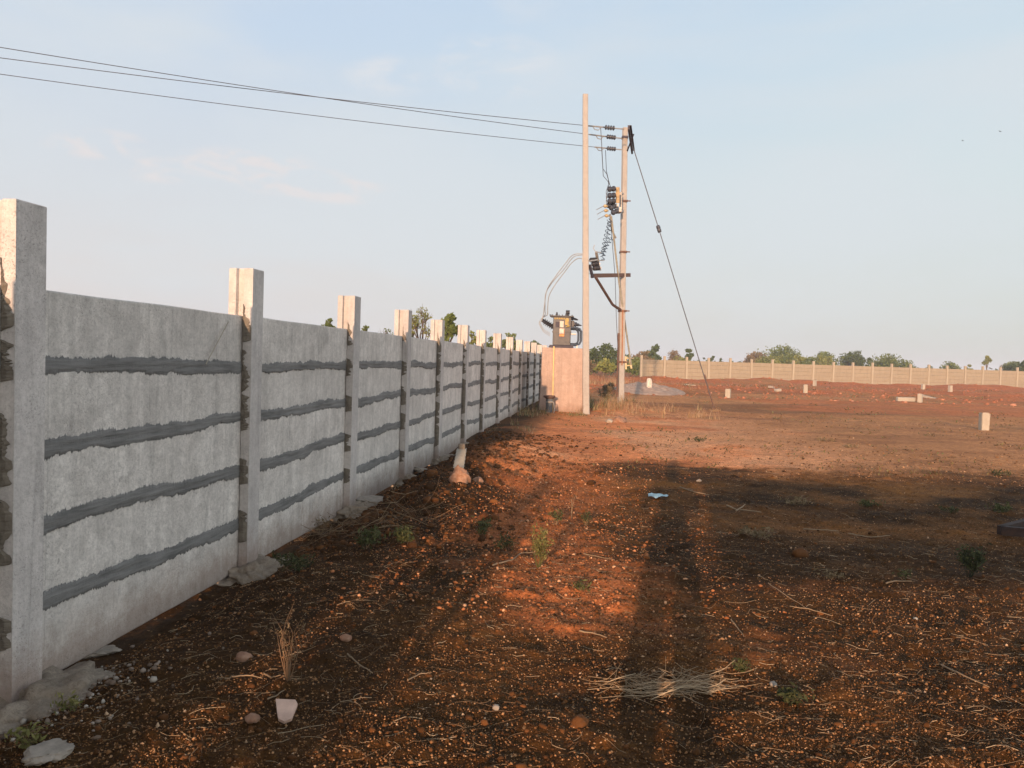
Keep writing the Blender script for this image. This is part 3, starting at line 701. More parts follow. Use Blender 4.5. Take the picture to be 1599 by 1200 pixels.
# overhead wires + strain insulators
ends = [(atY(975, 202, 20.5), 91), (atY(975, 217, 21.5), 74), (atY(975, 234.5, 22.6), 115)]
SPAN, SAG = 40.0, .55
wire_pts = []
for wi, (e, y0) in enumerate(ends):
    s_ = 14.4; drop = 4 * SAG * (s_ / SPAN) * (1 - s_ / SPAN)
    d = ray(0, y0); t_ = (e.z - drop - EYE) / d.z; q = Vector((0, 0, EYE)) + d * t_
    dv = Vector((q.x - e.x, q.y - e.y, 0)).normalized()
    S_ = Vector((q.x - e.x, q.y - e.y)).length
    lab = ['topmost', 'middle', 'lowest'][wi]
    def wp(s__): return e + dv * s__ + Vector((0, 0, -4 * SAG * (s__ / SPAN) * (1 - s__ / SPAN)))
    st_ = [1.05, 1.1, .95][wi]
    root = empty('overhead_wire', wp(st_), label='bare overhead wire from the left, tied to the %s insulator of the rear pole' % lab, cat='wire', group='overhead wires')
    mb = MB(); mb.tube([rel(wp(st_ + (SPAN - st_) * q / 60), root.location) for q in range(61)], .0075, 6); mb.build('conductor', M_WIRE, root)
    a0 = wp(.0); 
    ins = empty('strain_insulator', a0, label='%s disc insulator string on the rear pole cross-arm' % lab, cat='insulator', group='strain insulators')
    dd = (wp(1.0) - wp(0)).normalized(); pr = [(0, .02), (.28, .02), (.30, .02)]
    for q in range(4):
        t0 = .30 + q * .075; pr += [(t0, .018), (t0 + .008, .062), (t0 + .018, .065), (t0 + .026, .018)]
    pr += [(.62, .02), (.9, .014), (st_ + .03, .014)]
    mb = MB(); mb.tube_prof(Vector((0, 0, 0)), dd, pr[2:-2] , 12); mb.build('disc', M_DISC, ins)
    mb = MB(); mb.tube([(0, 0, 0), dd * .31, dd * .60, dd * (st_ + .03)], [.016, .015, .018, .02], 6)
    mb.tube([dd * .68, dd * .76 + Vector((0, 0, -.09)), dd * .86 + Vector((0, 0, -.08)), dd * .93], .011, 6); mb.build('clamp', M_GALV, ins)
    wire_pts.append(wp)
# pole that carries the other end of the span, outside the frame
pe = wire_pts[1](SPAN)
p3 = empty('utility_pole', (pe.x - .1, pe.y, 0), label='distant concrete pole far beyond the left wall carrying the wires onward', cat='utility pole')
tapered_post((0, 0, -.3), (0, 0, pe.z + .1), .17, .16, .13, .12).build('shaft', M_POLE, p3)
mb = MB(); mb.bar((.0, -1.3, pe.z), (0, 1.3, pe.z), .06, .1); mb.build('cross_arm', M_DSTEEL, p3)
# guy wire
g0 = atY(984, 214, 21.7); g1 = atZ(1117, 637, .12); gm = g0.lerp(g1, .335)
guy = empty('guy_wire', g1, label='slanting stay wire from the rear pole top down to the ground on the right', cat='wire')
mb = MB(); mb.tube([rel(g0, g1), rel(g0.lerp(g1, .32), g1)], .013, 6); mb.tube([rel(g0.lerp(g1, .35), g1), Vector((0, 0, -.1))], .013, 6); mb.build('stay', M_WIRE, guy)
mb = MB(); d_ = (g1 - g0).normalized(); mb.tube_prof(rel(gm, g1) - d_ * .11, d_, [(0, .02), (.01, .05), (.09, .06), (.11, .045), (.13, .06), (.21, .05), (.22, .02)], 10); mb.build('guy_insulator', M_DISC, guy)
mb = MB(); mb.tube([(-.0, 0, -.1), rel(g1 - d_ * 1.0, g1)], .02, 6); mb.build('anchor_rod', M_RUST, guy)

# double-pole frame: channel and bent brace between the two poles
bf = empty('support_frame', atY(983, 430, 21.6), label='rusty brown steel channel and bent brace bridging the two poles', cat='bracket')
OB = bf.location
mb = MB(); a = atY(924, 431, 19.35); b_ = atY(984, 430, 21.9)
mb.bar(rel(a, OB), rel(b_, OB), .05, .10); mb.bar(rel(a, OB) + Vector((-.03, 0, .048)), rel(b_, OB) + Vector((-.03, 0, .048)), .10, .012); mb.build('channel', M_RUST, bf)
mb = MB(); mb.tube([rel(atY(931, 434, 19.6), OB), rel(atY(957, 476, 20.9), OB), rel(atY(972, 486, 21.5), OB)], .045, 4); mb.build('brace', M_RUST, bf)
mb = MB(); a = atY(921, 414, 19.15); mb.bar(rel(a, OB), rel(atY(926, 434, 19.3), OB), .06, .05); mb.build('end_plate', M_DSTEEL, bf)

# isolator switch on the rear pole
isw = empty('isolator_switch', atY(968, 320, 20.9), label='isolator switch assembly with stacked dark insulators and tan channel on the rear pole', cat='switch')
OI = isw.location
mb = MB(); mb.bar(rel(atY(965, 293, 20.4), OI), rel(atY(965, 317, 20.6), OI), .10, .07); mb.build('channel', M_TAN, isw)
mb = MB(); mb.bar(rel(atY(970, 300, 21.0), OI), rel(atY(970, 326, 21.1), OI), .07, .07); mb.bar(rel(atY(969, 302, 21.3), OI), rel(p2(302), OI), .06, .04)
mb.box(rel(atY(967, 329, 21.0), OI), (.10, .3, .12)); mb.box(rel(atY(962, 322, 20.7), OI), (.12, .25, .07))
mb.bar(rel(atY(959, 332, 20.5), OI), rel(p2(328), OI), .05, .06)
mb.build('bracket', M_GALV, isw)
def ins_h(a, b_, n=3, r=.06):
    a = Vector(a); b_ = Vector(b_); l = (b_ - a).length; pr = [(0, .02)]
    for q in range(n):
        t0 = l * (q + .15) / n; w = l / n; pr += [(t0, .028), (t0 + w * .15, r), (t0 + w * .4, r), (t0 + w * .6, .028)]
    pr += [(l, .02)]; mb = MB(); mb.lathe(a, b_, pr, 10); return mb
for yy_ in (296, 306, 315):
    ins_h(rel(atY(950, yy_, 20.2), OI), rel(atY(962, yy_ - 1, 20.4), OI), 2, .075).build('insulator', M_DISC, isw)
for (xa, ya, xb, yb) in ((949, 322, 957, 318), (953, 326, 962, 321), (956, 333, 966, 329)):
    ins_h(rel(atY(xa, ya, 20.3), OI), rel(atY(xb, yb, 20.5), OI), 2, .07).build('insulator', M_DISC, isw)
for (x_, y_) in ((943, 322), (944, 329), (945, 337)):
    mb = MB(); mb.lathe(rel(atY(x_, y_, 20.2), OI), rel(atY(x_ + 7, y_ + .5, 20.25), OI), [(0, .02), (.03, .045), (.07, .045), (.09, .03), (.12, .02)], 8)
    mb.build('contact', M_LINK, isw)
    mb = MB(); mb.tube([rel(atY(x_, y_, 20.2), OI), rel(atY(x_ - 11, y_ + 6, 19.9), OI)], .010, 5); mb.build('arcing_horn', M_GALV, isw)
for q in range(3):
    x_ = 950 - q * .6; mb = MB(); mb.tube([rel(atY(950, 290 + q * 7, 20.25), OI), rel(atY(947, 300 + q * 7, 20.2), OI), rel(atY(948, 311 + q * 4, 20.2), OI)], .008, 5); mb.build('jumper', M_WIRE, isw)
# droppers from the line down to the switch
for q, (w, xs_, pts) in enumerate(((0, 938, [(938.5, 200), (940, 225), (942, 264), (948, 272), (953, 290)]), (1, 940, [(940, 232), (942.5, 275), (950, 284), (954, 292)]), (2, 946, [(946, 235), (947.5, 268), (950.5, 280), (951, 296)]))):
    Yd = [19.9, 20.9, 22.0][q]
    nn = len(pts); P_ = [atY(x_, y_, Yd + (20.3 - Yd) * (i_ / (nn - 1)) ** 1) for i_, (x_, y_) in enumerate(pts)]
    o_ = MB(); o_.tube(P_, .009, 5); o = o_.build('jumper_wire', M_WIRE); setp(o, label=['longest, leftmost', 'middle', 'rightmost'][q] + ' thin jumper wire dropping from the overhead line to the switch', cat='wire', group='jumper wires')
# coiled jumpers
for q, (xa, ya, xb, yb, ya2, off) in enumerate(((951, 344, 939, 398, 20.2, -3), (954, 342, 941, 402, 20.3, 1), (957, 372, 942, 407, 20.5, 2))):
    a = atY(xa, ya, ya2); b_ = atY(xb, yb, 19.6); P_ = []
    d_ = (b_ - a); nrm = Vector((d_.z, 0, -d_.x)).normalized(); nturn = 9 if q < 2 else 7; nn = nturn * 10
    for i_ in range(nn + 1):
        t_ = i_ / nn; an = t_ * nturn * 2 * math.pi; bow = nrm * (.07 * off * .4 * math.sin(math.pi * t_))
        P_.append(a + d_ * t_ + bow + nrm * (.045 * math.cos(an)) + Vector((0, .045 * math.sin(an), 0)))
    mb = MB(); mb.tube(P_, .0085, 5); o = mb.build('coiled_jumper', M_RAD)
    setp(o, label=['left', 'middle', 'shortest, right'][q] + ' coiled blue-black jumper wire between switch and fuse bank', cat='wire', group='coiled jumpers')
# fuse bank on front pole
fb = empty('fuse_bank', atY(925, 425, 19.3), label='bank of three dark drop-out fuses bracketed to the front pole', cat='fuses'); OF = fb.location
mb = MB(); mb.bar(rel(atY(922, 414, 19.2), OF), rel(atY(925, 430, 19.3), OF), .06, .05); mb.bar(rel(atY(931.5, 394, 19.4), OF), rel(atY(936, 419, 19.8), OF), .06, .06)
mb.bar(rel(atY(921, 408, 19.15), OF), rel(atY(933, 406, 19.45), OF), .04, .03); mb.build('bracket', M_GALV, fb)
for (xa, ya) in ((923, 406.5), (926, 413), (928, 419.5)):
    ins_h(rel(atY(xa, ya, 19.3), OF), rel(atY(xa + 8, ya - .5, 19.5), OF), 4, .062).build('fuse', M_BLACK, fb)
    mb = MB(); mb.box(rel(atY(xa + 10, ya + .5, 19.6), OF), (.04, .05, .09)); mb.build('terminal', M_GALV, fb)
mb = MB()
mb.tube([rel(atY(931, 394, 19.4), OF), rel(atY(927, 388, 19.4), OF), rel(atY(929, 383, 19.4), OF)], .009, 5); mb.tube([rel(atY(931, 394, 19.4), OF), rel(atY(939, 394.5, 19.5), OF)], .012, 5)
mb.tube([rel(atY(935, 407, 19.4), OF), rel(atY(944, 407, 19.6), OF)], .012, 5); mb.build('terminal', M_GALV, fb)
# operating pipe and thin earth wire, small timber stool at its foot
pf = atZ(984.5, 575, .2)
op = MB(); Yp = 20.9
a = atY(955, 338, 20.3); c_ = atY(967, 440, 21.1); d_ = atY(986, 570, 22.3)
op.tube([a, c_, d_], .026, 8); o = op.build('operating_pipe', plain('weathered_pipe', (.33, .32, .26), .6)); setp(o, label='long thin operating pipe slanting down across the rear pole', cat='pipe')
mb = MB(); mb.tube([atY(954, 350, 20.4), atY(961, 432, 21.0), atY(963, 500, 21.3), atY(966, 560, 21.4), atY(966, 612, 21.4)], .008, 5); o = mb.build('earth_wire', M_WIRE); setp(o, label='thin earth wire hanging just left of the rear pole', cat='wire')
mb = MB(); mb.tube([atY(953, 335, 20.5), atY(957, 362, 20.7), atY(962, 372, 20.8)], .028, 6); o = mb.build('cable_tail', M_GALV); setp(o, label='short stiff cable tail below the isolator switch', cat='cable')
st_ = empty('timber_stool', atY(982, 577, 30), label='pale timber stool-like frame standing behind the rear pole', cat='stool')
for (xa, ya, xb, yb) in ((978, 577, 977, 557), (986.5, 576, 983, 558)):
    mb = MB(); mb.bar(rel(atY(xa, ya, 30), st_.location), rel(atY(xb, yb, 30), st_.location), .06, .06); mb.build('leg', M_WOODP, st_)
for (xa, ya, xb, yb) in ((978, 576, 979, 557), (987, 576, 984, 557)):
    mb = MB(); mb.bar(rel(atY(xa, ya, 30.5), st_.location), rel(atY(xb, yb, 30.5), st_.location), .06, .06); mb.build('leg', M_WOODP, st_)
mb = MB(); mb.bar(rel(atY(976, 559.5, 30.2), st_.location), rel(atY(989, 560, 30.2), st_.location), .5, .04); mb.build('seat', M_WOODP, st_)
mb = MB(); mb.bar(rel(atY(978, 571, 30.1), st_.location), rel(atY(986, 571, 30.1), st_.location), .04, .04); mb.build('rail', M_WOODP, st_)

# plinth and transformer
PLZ = 1.655
pc = atY(879, 600, 20.05); plx = pc.x
plinth = empty('plinth', (plx, 20.05, 0), R(-1.5), label='pink plastered block plinth carrying the transformer behind the tall pole', cat='plinth')
mb = MB(); w0, w1, d0 = .60, .555, .62; vs = []
bm = bmesh.new(); bmesh.ops.create_cube(bm, size=1); bmesh.ops.subdivide_edges(bm, edges=bm.edges[:], cuts=7, use_grid_fill=True); bmesh.ops.bevel(bm, geom=[e for e in bm.edges if e.is_boundary], offset=.01) if False else None
bm.verts.index_update(); cc = []
for v in bm.verts:
    t_ = v.co.z + .5; w = w0 + (w1 - w0) * t_; nz = float(vnoise(np.array([v.co.x * 5 + 9]), np.array([v.co.z * 5 + v.co.y * 3 + 9]), 1)[0])
    cc.append(((v.co.x * 2 * w) + nz * .02, v.co.y * 2 * .60 + nz * .02, -.2 + t_ * (PLZ + .2)))
mb.add(cc, [[v.index for v in f.verts] for f in bm.faces]); bm.free()
mb.build('block', M_PLINTH, plinth)
mb = MB(); fy = 20.05 - .62
mb.box((-.66, -.0, .06), (.02, .02, .02)); 
mb = MB(); ex = atY(866.5, 543, fy).x - plx; ex2 = atY(864.5, 641, fy).x - plx
mb.bar((ex, -.635, PLZ + .02), (ex + .006, -.635, .8), .028, .02); mb.bar((ex + .006, -.635, .8), (ex2, -.635, .02), .03, .02)
mb.box((ex, -.58, PLZ + .02), (.03, .14, .02)); mb.build('earthing_strip', M_BRASS, plinth)
tf = empty('transformer', (atY(877, 541, 19.95).x, 19.95, PLZ + .0), R(-3), label='grey distribution transformer with blue-grey radiator tubes standing on the pink plinth', cat='transformer')
px_m = 19.6 / 1200
mb = MB(); mb.box((0, 0, .435), (.46, .44, .72), None, .01)
mb.box((0, 0, .42), (.49, .47, .03)); mb.box((0, -.225, .26), (.40, .012, .25)); mb.box((0, -.233, .36), (.43, .012, .02)); mb.box((0, -.233, .16), (.43, .012, .02)); mb.box((-.2, -.233, .26), (.02, .012, .22)); mb.box((.2, -.233, .26), (.02, .012, .22))
for q in range(4): mb.box((-.02 + .05 * math.sin(q), -.236, .20 + q * .035), (.28, .006, .012))
mb.build('tank', M_TRANS, tf)
mb = MB(); mb.box((0, 0, .815), (.58, .52, .03), None, .006); 
for q in range(7): mb.tube([(-.25 + q * .083, -.24, .83), (-.25 + q * .083, -.24, .855)], .012, 6)
mb.build('lid', M_TRANS, tf)
mb = MB(); mb.tube([(.12, 0, .83), (.12, 0, .90)], .04, 10); mb.tube([(.09, 0, .93), (.19, 0, .93)], .055, 12); mb.build('breather', M_BLACK, tf)
mb = MB(); mb.tube([(-.14, .02, .83), (-.14, .02, .89)], .025, 8); mb.tube([(-.16, .02, .90), (-.12, .02, .90)], .03, 8); mb.tube([(-.27, 0, .84), (-.32, 0, .86), (-.30, 0, .80)], .018, 6); mb.build('lifting_lug', M_BLACK, tf)
mb = MB(); mb.box((-.01, -.232, .61), (.10, .008, .155)); mb.build('white_plate', M_WHITE, tf)
mb = MB(); mb.box((-.10, -.229, .60), (.13, .006, .14)); mb.build('dark_plate', M_DSTEEL, tf)
mb = MB(); mb.box((0, -.234, .42), (.12, .01, .16)); mb.build('notice_plate', M_WHITE, tf, label='white and orange notice plate')
mb = MB(); mb.box((.0, -.241, .325), (.12, .008, .05)); mb.box((.055, -.241, .40), (.012, .008, .15)); mb.build('plate_band', M_REDP, tf)
mb = MB(); mb.box((-.02, -.229, .755), (.36, .006, .04)); mb.box((.12, -.2295, .665), (.09, .005, .14)); mb.build('yellow_panel', M_YEL, tf)
mb = MB()
for q in range(5): mb.box((-.16 + q * .06, -.2345, .762), (.02, .004, .02))
mb.build('dark_mark', M_DSTEEL, tf)
mb = MB(); mb.tube([(.16, -.23, .56), (.16, -.26, .57)], .03, 10); mb.tube([(.16, -.262, .57), (.10, -.262, .54)], .012, 6); mb.build('valve', M_YEL, tf)
mb = MB(); mb.box((.265, 0, .63), (.10, .22, .17), None, .01); mb.build('cable_box', M_TRANS, tf)
for dy in (-.1, .1):
    mb = MB(); mb.lathe((.31, dy, .63), (.50, dy, .60), [(0, .05), (.06, .06), (.07, .035), (.12, .035), (.13, .02), (.2, .008)], 10); mb.build('bushing', M_DISC, tf)
mb = MB(); mb.lathe((.22, 0, .79), (.42, 0, .74), [(0, .05), (.07, .055), (.08, .03), (.14, .03), (.2, .01)], 10); mb.build('bushing', M_BLACK, tf)
for q, dy in enumerate((-.15, 0, .15)):
    mb = MB(); 
    mb.tube([(.22, dy, .53), (.38, dy, .53), (.46, dy, .50), (.50, dy, .44), (.50, dy, .20), (.46, dy, .12), (.38, dy, .09), (.22, dy, .09)], .026, 10); 
    mb.build('radiator_tube', M_RAD, tf)
    mb = MB(); mb.tube([(.22, dy + .05, .50), (.37, dy + .05, .50), (.42, dy + .05, .46), (.435, dy + .05, .40), (.435, dy + .05, .22), (.41, dy + .05, .15), (.35, dy + .05, .12), (.22, dy + .05, .12)], .022, 10); mb.build('radiator_tube', M_RAD, tf)
mb = MB(); mb.box((.30, 0, .37), (.14, .3, .03)); mb.box((.40, -.15, .04), (.03, .03, .1)); mb.build('support', M_GALV, tf)
mb = MB(); mb.box((0, -.16, .04), (.62, .07, .07)); mb.box((0, .16, .04), (.62, .07, .07)); mb.box((-.3, 0, .03), (.06, .4, .03)); mb.build('base_channel', M_DSTEEL, tf)
hvt = []
for q, (dy, zz) in enumerate(((-.14, .50), (0, .54), (.14, .58))):
    a = Vector((-.22, dy, zz)); d_ = Vector((-.86, 0, .5)).normalized(); pr = [(0, .03)]
    for r_ in range(5): pr += [(.03 + r_ * .056, .018), (.036 + r_ * .056, .055), (.048 + r_ * .056, .057), (.056 + r_ * .056, .018)]
    pr += [(.31, .018), (.36, .012)]
    mb = MB(); mb.tube_prof(a, d_, pr, 10); mb.build('bushing', M_BLACK, tf)
    mb = MB(); mb.tube([a + d_ * .36, a + d_ * .38 + Vector((-.05, 0, -.08)), a + Vector((-.25, 0, -.10)), a + Vector((-.08, 0, -.2))], .006, 5); mb.build('arcing_horn', M_GALV, tf)
    hvt.append(Vector(tf.location) + a + d_ * .36)
cabs = [[(911, 397), (900, 397), (892, 401), (884, 411), (868, 432), (855, 452), (851, 475), (849.5, 489)],
        [(911, 398.5), (899, 400), (891, 407), (881, 421), (864, 440), (853, 458), (851.5, 480), (852, 491)],
        [(911, 405), (903, 404), (893, 411), (883, 424), (868, 444), (858, 462), (856, 478), (855.5, 492)]]
for q, P_ in enumerate(cabs):
    m_ = len(P_); pts = [atY(x_, y_, 19.25 + (hvt[q].y - 19.25) * i_ / (m_ - 1)) for i_, (x_, y_) in enumerate(P_)]
    # Catmull smoothing
    sm = []
    for i_ in range(m_ - 1):
        p0, p1_, p2_, p3_ = pts[max(i_ - 1, 0)], pts[i_], pts[i_ + 1], pts[min(i_ + 2, m_ - 1)]
        for s__ in range(6):
            t_ = s__ / 6; sm.append(.5 * ((2 * p1_) + (p2_ - p0) * t_ + (2 * p0 - 5 * p1_ + 4 * p2_ - p3_) * t_ ** 2 + (3 * p1_ - p0 - 3 * p2_ + p3_) * t_ ** 3))
    sm.append(pts[-1]); sm.append(hvt[q]); mb = MB(); mb.tube(sm, .010, 6); o = mb.build('supply_cable', M_CABLE)
    setp(o, label=['outermost', 'middle', 'innermost'][q] + ' pale cable arching from the tall pole down to the transformer', cat='cable', group='supply cables')
# earth pipe with cap next to the plinth
ep = atZ(857, 646, 0); 
e_ = empty('earthing_pipe', (ep.x, 19.0, 0), label='short dark capped earthing pipe with pale cable standing at the plinth foot', cat='pipe')
mb = MB(); mb.tube([(0, 0, -.1), (0, 0, .40)], .085, 14); mb.build('pipe', plain('grey_pipe', (.12, .13, .14), .6), e_)
mb = MB(); mb.lathe((0, 0, .38), (0, 0, 1), [(0, .09), (.01, .10), (.04, .14), (.07, .15), (.085, .13), (.09, .02)], 14); mb.build('cap', M_RUST, e_)
mb = MB(); mb.tube([(.0, -.09, .31), (.1, -.10, .30), (.13, -.1, .12), (.10, -.12, .0)], .012, 6); mb.build('cable', M_CABLE, e_)
mb = MB(); mb.lathe((0, 0, .28), (0, 0, 1), [(0, .088), (.005, .094), (.035, .094), (.04, .088)], 14); mb.build('clamp', M_GALV, e_)

# ---------------------------------------------------------------- marker stones
def marker(px, yb, h, w, name, label, lean=0.0, mat=None, seed=1):
    # iterate on ground height
    z = 0.0
    for _ in range(5):
        p = atZ(px, yb, z); z = Tz(p.x, p.y)
    mb = MB(); nn = 4; vs = []
    bm = bmesh.new(); bmesh.ops.create_cube(bm, size=1)
    bmesh.ops.bevel(bm, geom=bm.edges[:], offset=.05, segments=2, affect='EDGES'); bmesh.ops.subdivide_edges(bm, edges=bm.edges[:], cuts=1)
    bm.verts.index_update(); rs = np.random.default_rng(seed)
    for v in bm.verts: vs.append((v.co.x * w + rs.normal(0, .004) + lean * (v.co.z + .5) * h, v.co.y * w + rs.normal(0, .004), (v.co.z + .5) * (h + .08) - .08 + (rs.normal(0, .006) if v.co.z > .4 else 0)))
    mb.add(vs, [[v.index for v in f.verts] for f in bm.faces]); bm.free()
    o = mb.build(name, mat or M_STUB); o.location = (p.x, p.y, z); o.rotation_euler.z = R(25) + seed
    return setp(o, label=label, cat='marker post', group='survey marker posts')
marker(1536.5, 672, .41, .17, 'marker_post', 'largest cream square marker post standing on the bare ground at far right', seed=1)
marker(1437, 627.5, .36, .17, 'marker_post', 'cream marker post beside a slab lying on its left', seed=2)
marker(1484, 615.5, .36, .17, 'marker_post', 'small marker post on red soil right of the leaning slab', seed=3)
marker(1258, 612.5, .40, .19, 'marker_post', 'grey-cream marker post on the red berm in the middle of the far field', seed=4)
marker(1272.5, 603.5, .40, .18, 'marker_post', 'tiny pale marker post just right behind the mid-field one near the far wall', .02, seed=5)
marker(1442, 605.5, .36, .18, 'marker_post', 'tiny white marker post close in front of the far wall', seed=6)
marker(1137, 621.5, .36, .20, 'marker_post', 'grey marker post nearest the stay wire', seed=7)
def slab(px, py, dims, rz, ry, name, label, mat=None, lift=0):
    z = 0.0
    for _ in range(5):
        p = atZ(px, py, z); z = Tz(p.x, p.y)
    mb = MB(); mb.box((0, 0, dims[2] / 2), dims, None, min(dims) * .12); o = mb.build(name, mat or M_STUB)
    o.location = (p.x, p.y, z + lift); o.rotation_euler = (R(3), ry, rz); return setp(o, label=label, cat='slab')
slab(1414.5, 625, (.75, .18, .17), R(2), 0, 'concrete_slab', 'cream concrete post piece lying flat left of a marker post')
slab(1450, 619, (.62, .3, .10), R(-35), R(12), 'concrete_slab', 'grey slab tilted on the soil just right of a marker post', M_SLAB)
slab(1078, 603.5, (.55, .3, .10), R(15), R(4), 'concrete_slab', 'pale rough slab lying on the berm in front of the far wall left end')
slab(1205, 607.5, (.35, .25, .12), R(50), R(10), 'rubble_piece', 'grey rubble chunk on the berm left of the mid-field marker post', M_SLAB)
slab(1215, 612, (.28, .22, .12), R(20), R(-6), 'rubble_piece', 'pale rubble chunk a little below the grey rubble on the berm')
# grey gravel heap with white stone
gp = atZ(1022, 614, .12); nr_, na_ = 40, 80; V = []; Fc = []
for i_ in range(nr_ + 1):
    for j_ in range(na_):
        r_ = 1.75 * i_ / nr_; a_ = 2 * math.pi * j_ / na_; x_ = gp.x + r_ * math.cos(a_) * 1.0; y_ = gp.y + 1.6 + r_ * math.sin(a_) * 1.35; V.append((x_, y_, r_))
V = np.array(V); tt = V[:, 2] / 1.75; hh = .24 * (1 - tt ** 1.2) + .16 * fbm(V[:, 0] * 1.6, V[:, 1] * 1.6, 4, 2) * (1 - tt ** 3) - .05 * ss(.8, 1, tt)
V[:, 2] = T(V[:, 0], V[:, 1]) + np.maximum(hh, -.05) + .015 * fbm(V[:, 0] * 14, V[:, 1] * 14, 3, 4)
Fc = [(i_ * na_ + j_, (i_ + 1) * na_ + j_, (i_ + 1) * na_ + (j_ + 1) % na_, i_ * na_ + (j_ + 1) % na_) for i_ in range(nr_) for j_ in range(na_)]
mesh_np('gravel_heap', V, Fc, M_PILE, smooth=False, attr={'rnd': rng.random(len(V))}, label='low grey heap of gravel and sand on the red soil behind the rear pole', cat='gravel heap')
gs = atY(1014, 608, gp.y + .9)
mb = blob((0, 0, .22), .13, .12, .34, 3, 3, .10); mb2 = MB()
vs = [(max(-.12, min(.12, v[0])), max(-.11, min(.11, v[1])), max(0, min(.52, v[2]))) for v in mb.v]; mb2.add(vs, mb.f)
o = mb2.build('white_stone', M_WHITE); o.location = (gs.x, gs.y, gs.z - .05); setp(o, label='upright whitish stone post standing on the grey gravel heap', cat='marker post')

# ---------------------------------------------------------------- foreground things
def ground_at(px, py, it=6):
    z = 0.0
    for _ in range(it):
        p = atZ(px, py, z); z = Tz(p.x, p.y)
    return Vector((p.x, p.y, z))
# leaning broken post + block near the wall
sb = ground_at(716, 742)
o_ = empty('broken_post', sb, label='short broken concrete post with white face leaning on a block near the wall', cat='concrete post')
top_ = atY(721.5, 701, sb.y + .40)
tapered_post((0, .02, .07), rel(top_, sb), .105, .09, .10, .085, .008).build('stub', M_STUB, o_)
mb = MB(); mb.box(rel(top_, sb) + Vector((0, -.01, .02)), (.07, .07, .07), None, .01); mb.build('dark_end', M_FOOT, o_)
bl = ground_at(718, 755)
mb = blob((0, 0, .05), .10, .09, .10, 5, 4, .22); o = mb.build('rough_block', M_BRICK); o.location = bl; setp(o, label='dusty brick-coloured block under the leaning broken post', cat='block')
bl = ground_at(747, 749); mb = blob((0, 0, .02), .05, .04, .04, 6, 3, .2); o = mb.build('stone', M_BRICK); o.location = bl; setp(o, label='small pinkish stone right of the rough block', cat='stone')
# slabs and stones under the wall edge
for n_, (px, py, dm, rz, ry, lb, mt) in enumerate((
    (585, 790, (.42, .30, .07), 20, 6, 'flat grey slab propped under the wall by the third post', M_SLAB),
    (552, 806, (.22, .16, .10), 50, -14, 'broken concrete lump on soil at the foot of the third post', M_FOOT),
    (410, 880, (.20, .10, .03), 30, 8, 'small pale board scrap beside the second post', M_SLAB),
    (352, 906, (.26, .12, .02), 12, 3, 'thin grey sheet scrap under the panel edge left of the second post', M_SLAB),
    (150, 1022, (.20, .09, .025), 25, 2, 'flat grey stone half under the first long panel', M_SLAB),
    (74, 1182, (.15, .11, .03), 70, 4, 'flat pale stone in the lower left corner', M_SLAB),
    (660, 738, (.34, .2, .05), 60, 10, 'dark slab scrap on soil by the fourth post', M_SLAB),
    (690, 716, (.40, .15, .05), 15, -5, 'flat grey slab beside the wall left of the broken post', M_SLAB))):
    g_ = ground_at(px, py); mb = blob((0, 0, 0), dm[0] / 2, dm[1] / 2, dm[2] * .9, n_ + 2, 4, .20)
    mb.v = [(v[0], v[1], max(-dm[2] / 2, min(dm[2] / 2, v[2]))) for v in mb.v]; mb.sm = [False] * len(mb.sm)
    o = mb.build('stone_slab', mt); o.location = g_ + Vector((0, 0, dm[2] * .5)); o.rotation_euler = (R(4), R(ry), R(rz)); setp(o, label=lb, cat='stone')
# pale tile fragment
g_ = ground_at(444, 1122); mb = MB(); ol = [(-.040, .045), (.028, .048), (.040, .030), (.037, .0), (.034, -.035), (.012, -.050), (-.010, -.040), (-.022, -.01)]
n_ = len(ol); vs = [(x_, y_, .0) for x_, y_ in ol] + [(x_, y_, .012) for x_, y_ in ol]
mb.add(vs, [tuple(range(n_))[::-1], tuple(range(n_, 2 * n_))] + [(i_, (i_ + 1) % n_, n_ + (i_ + 1) % n_, n_ + i_) for i_ in range(n_)])
o = mb.build('tile_fragment', M_TILE); o.location = g_ + Vector((0, 0, .022)); o.rotation_euler = (R(22), R(5), R(5)); setp(o, label='pale pinkish broken tile piece lying on dark soil at lower left', cat='tile')
# assorted countable stones
for n_, (px, py, s_, mt, lb) in enumerate((
    (381, 1030, .034, M_BRICK, 'reddish stone right of the dry weed stalks'), (905, 1132, .036, M_CLOD, 'reddish clod at the bottom below the stalk pile'),
    (775, 1107, .017, M_SLAB, 'pale stone left of the stalk pile'), (395, 1125, .026, M_BRICK, 'brown stone just left of the pale tile'),
    (968, 660, .16, M_BRICK, 'red lump of soil and brick in front of the rear pole grass'), (952, 660, .09, M_STUB, 'pale lump beside the red lump by the grass'),
    (1092, 753, .028, M_SLAB, 'small white stone near the blue plastic'), (1250, 868, .06, M_CLOD, 'brown clod at the edge of the shaded soil on the right'),
    (1208, 1070, .016, M_SLAB, 'pale round stone right of the stalk pile'), (540, 1000, .026, M_BRICK, 'pale angular stone by a curled stem left of centre'),
    (1430, 968, .014, M_STUB, 'tiny white stone on orange soil at right'))):
    g_ = ground_at(px, py); mb = blob((0, 0, 0), s_, s_ * .8, s_ * .6, n_ + 11, 3, .22); o = mb.build('stone', mt)
    if mt is M_CLOD:
        a_ = o.data.attributes.new('rnd', 'FLOAT', 'POINT'); a_.data.foreach_set('value', np.full(len(o.data.vertices), .75, np.float32))
    o.location = g_ + Vector((0, 0, s_ * .25)); o.rotation_euler.z = n_; setp(o, label=lb, cat='stone')
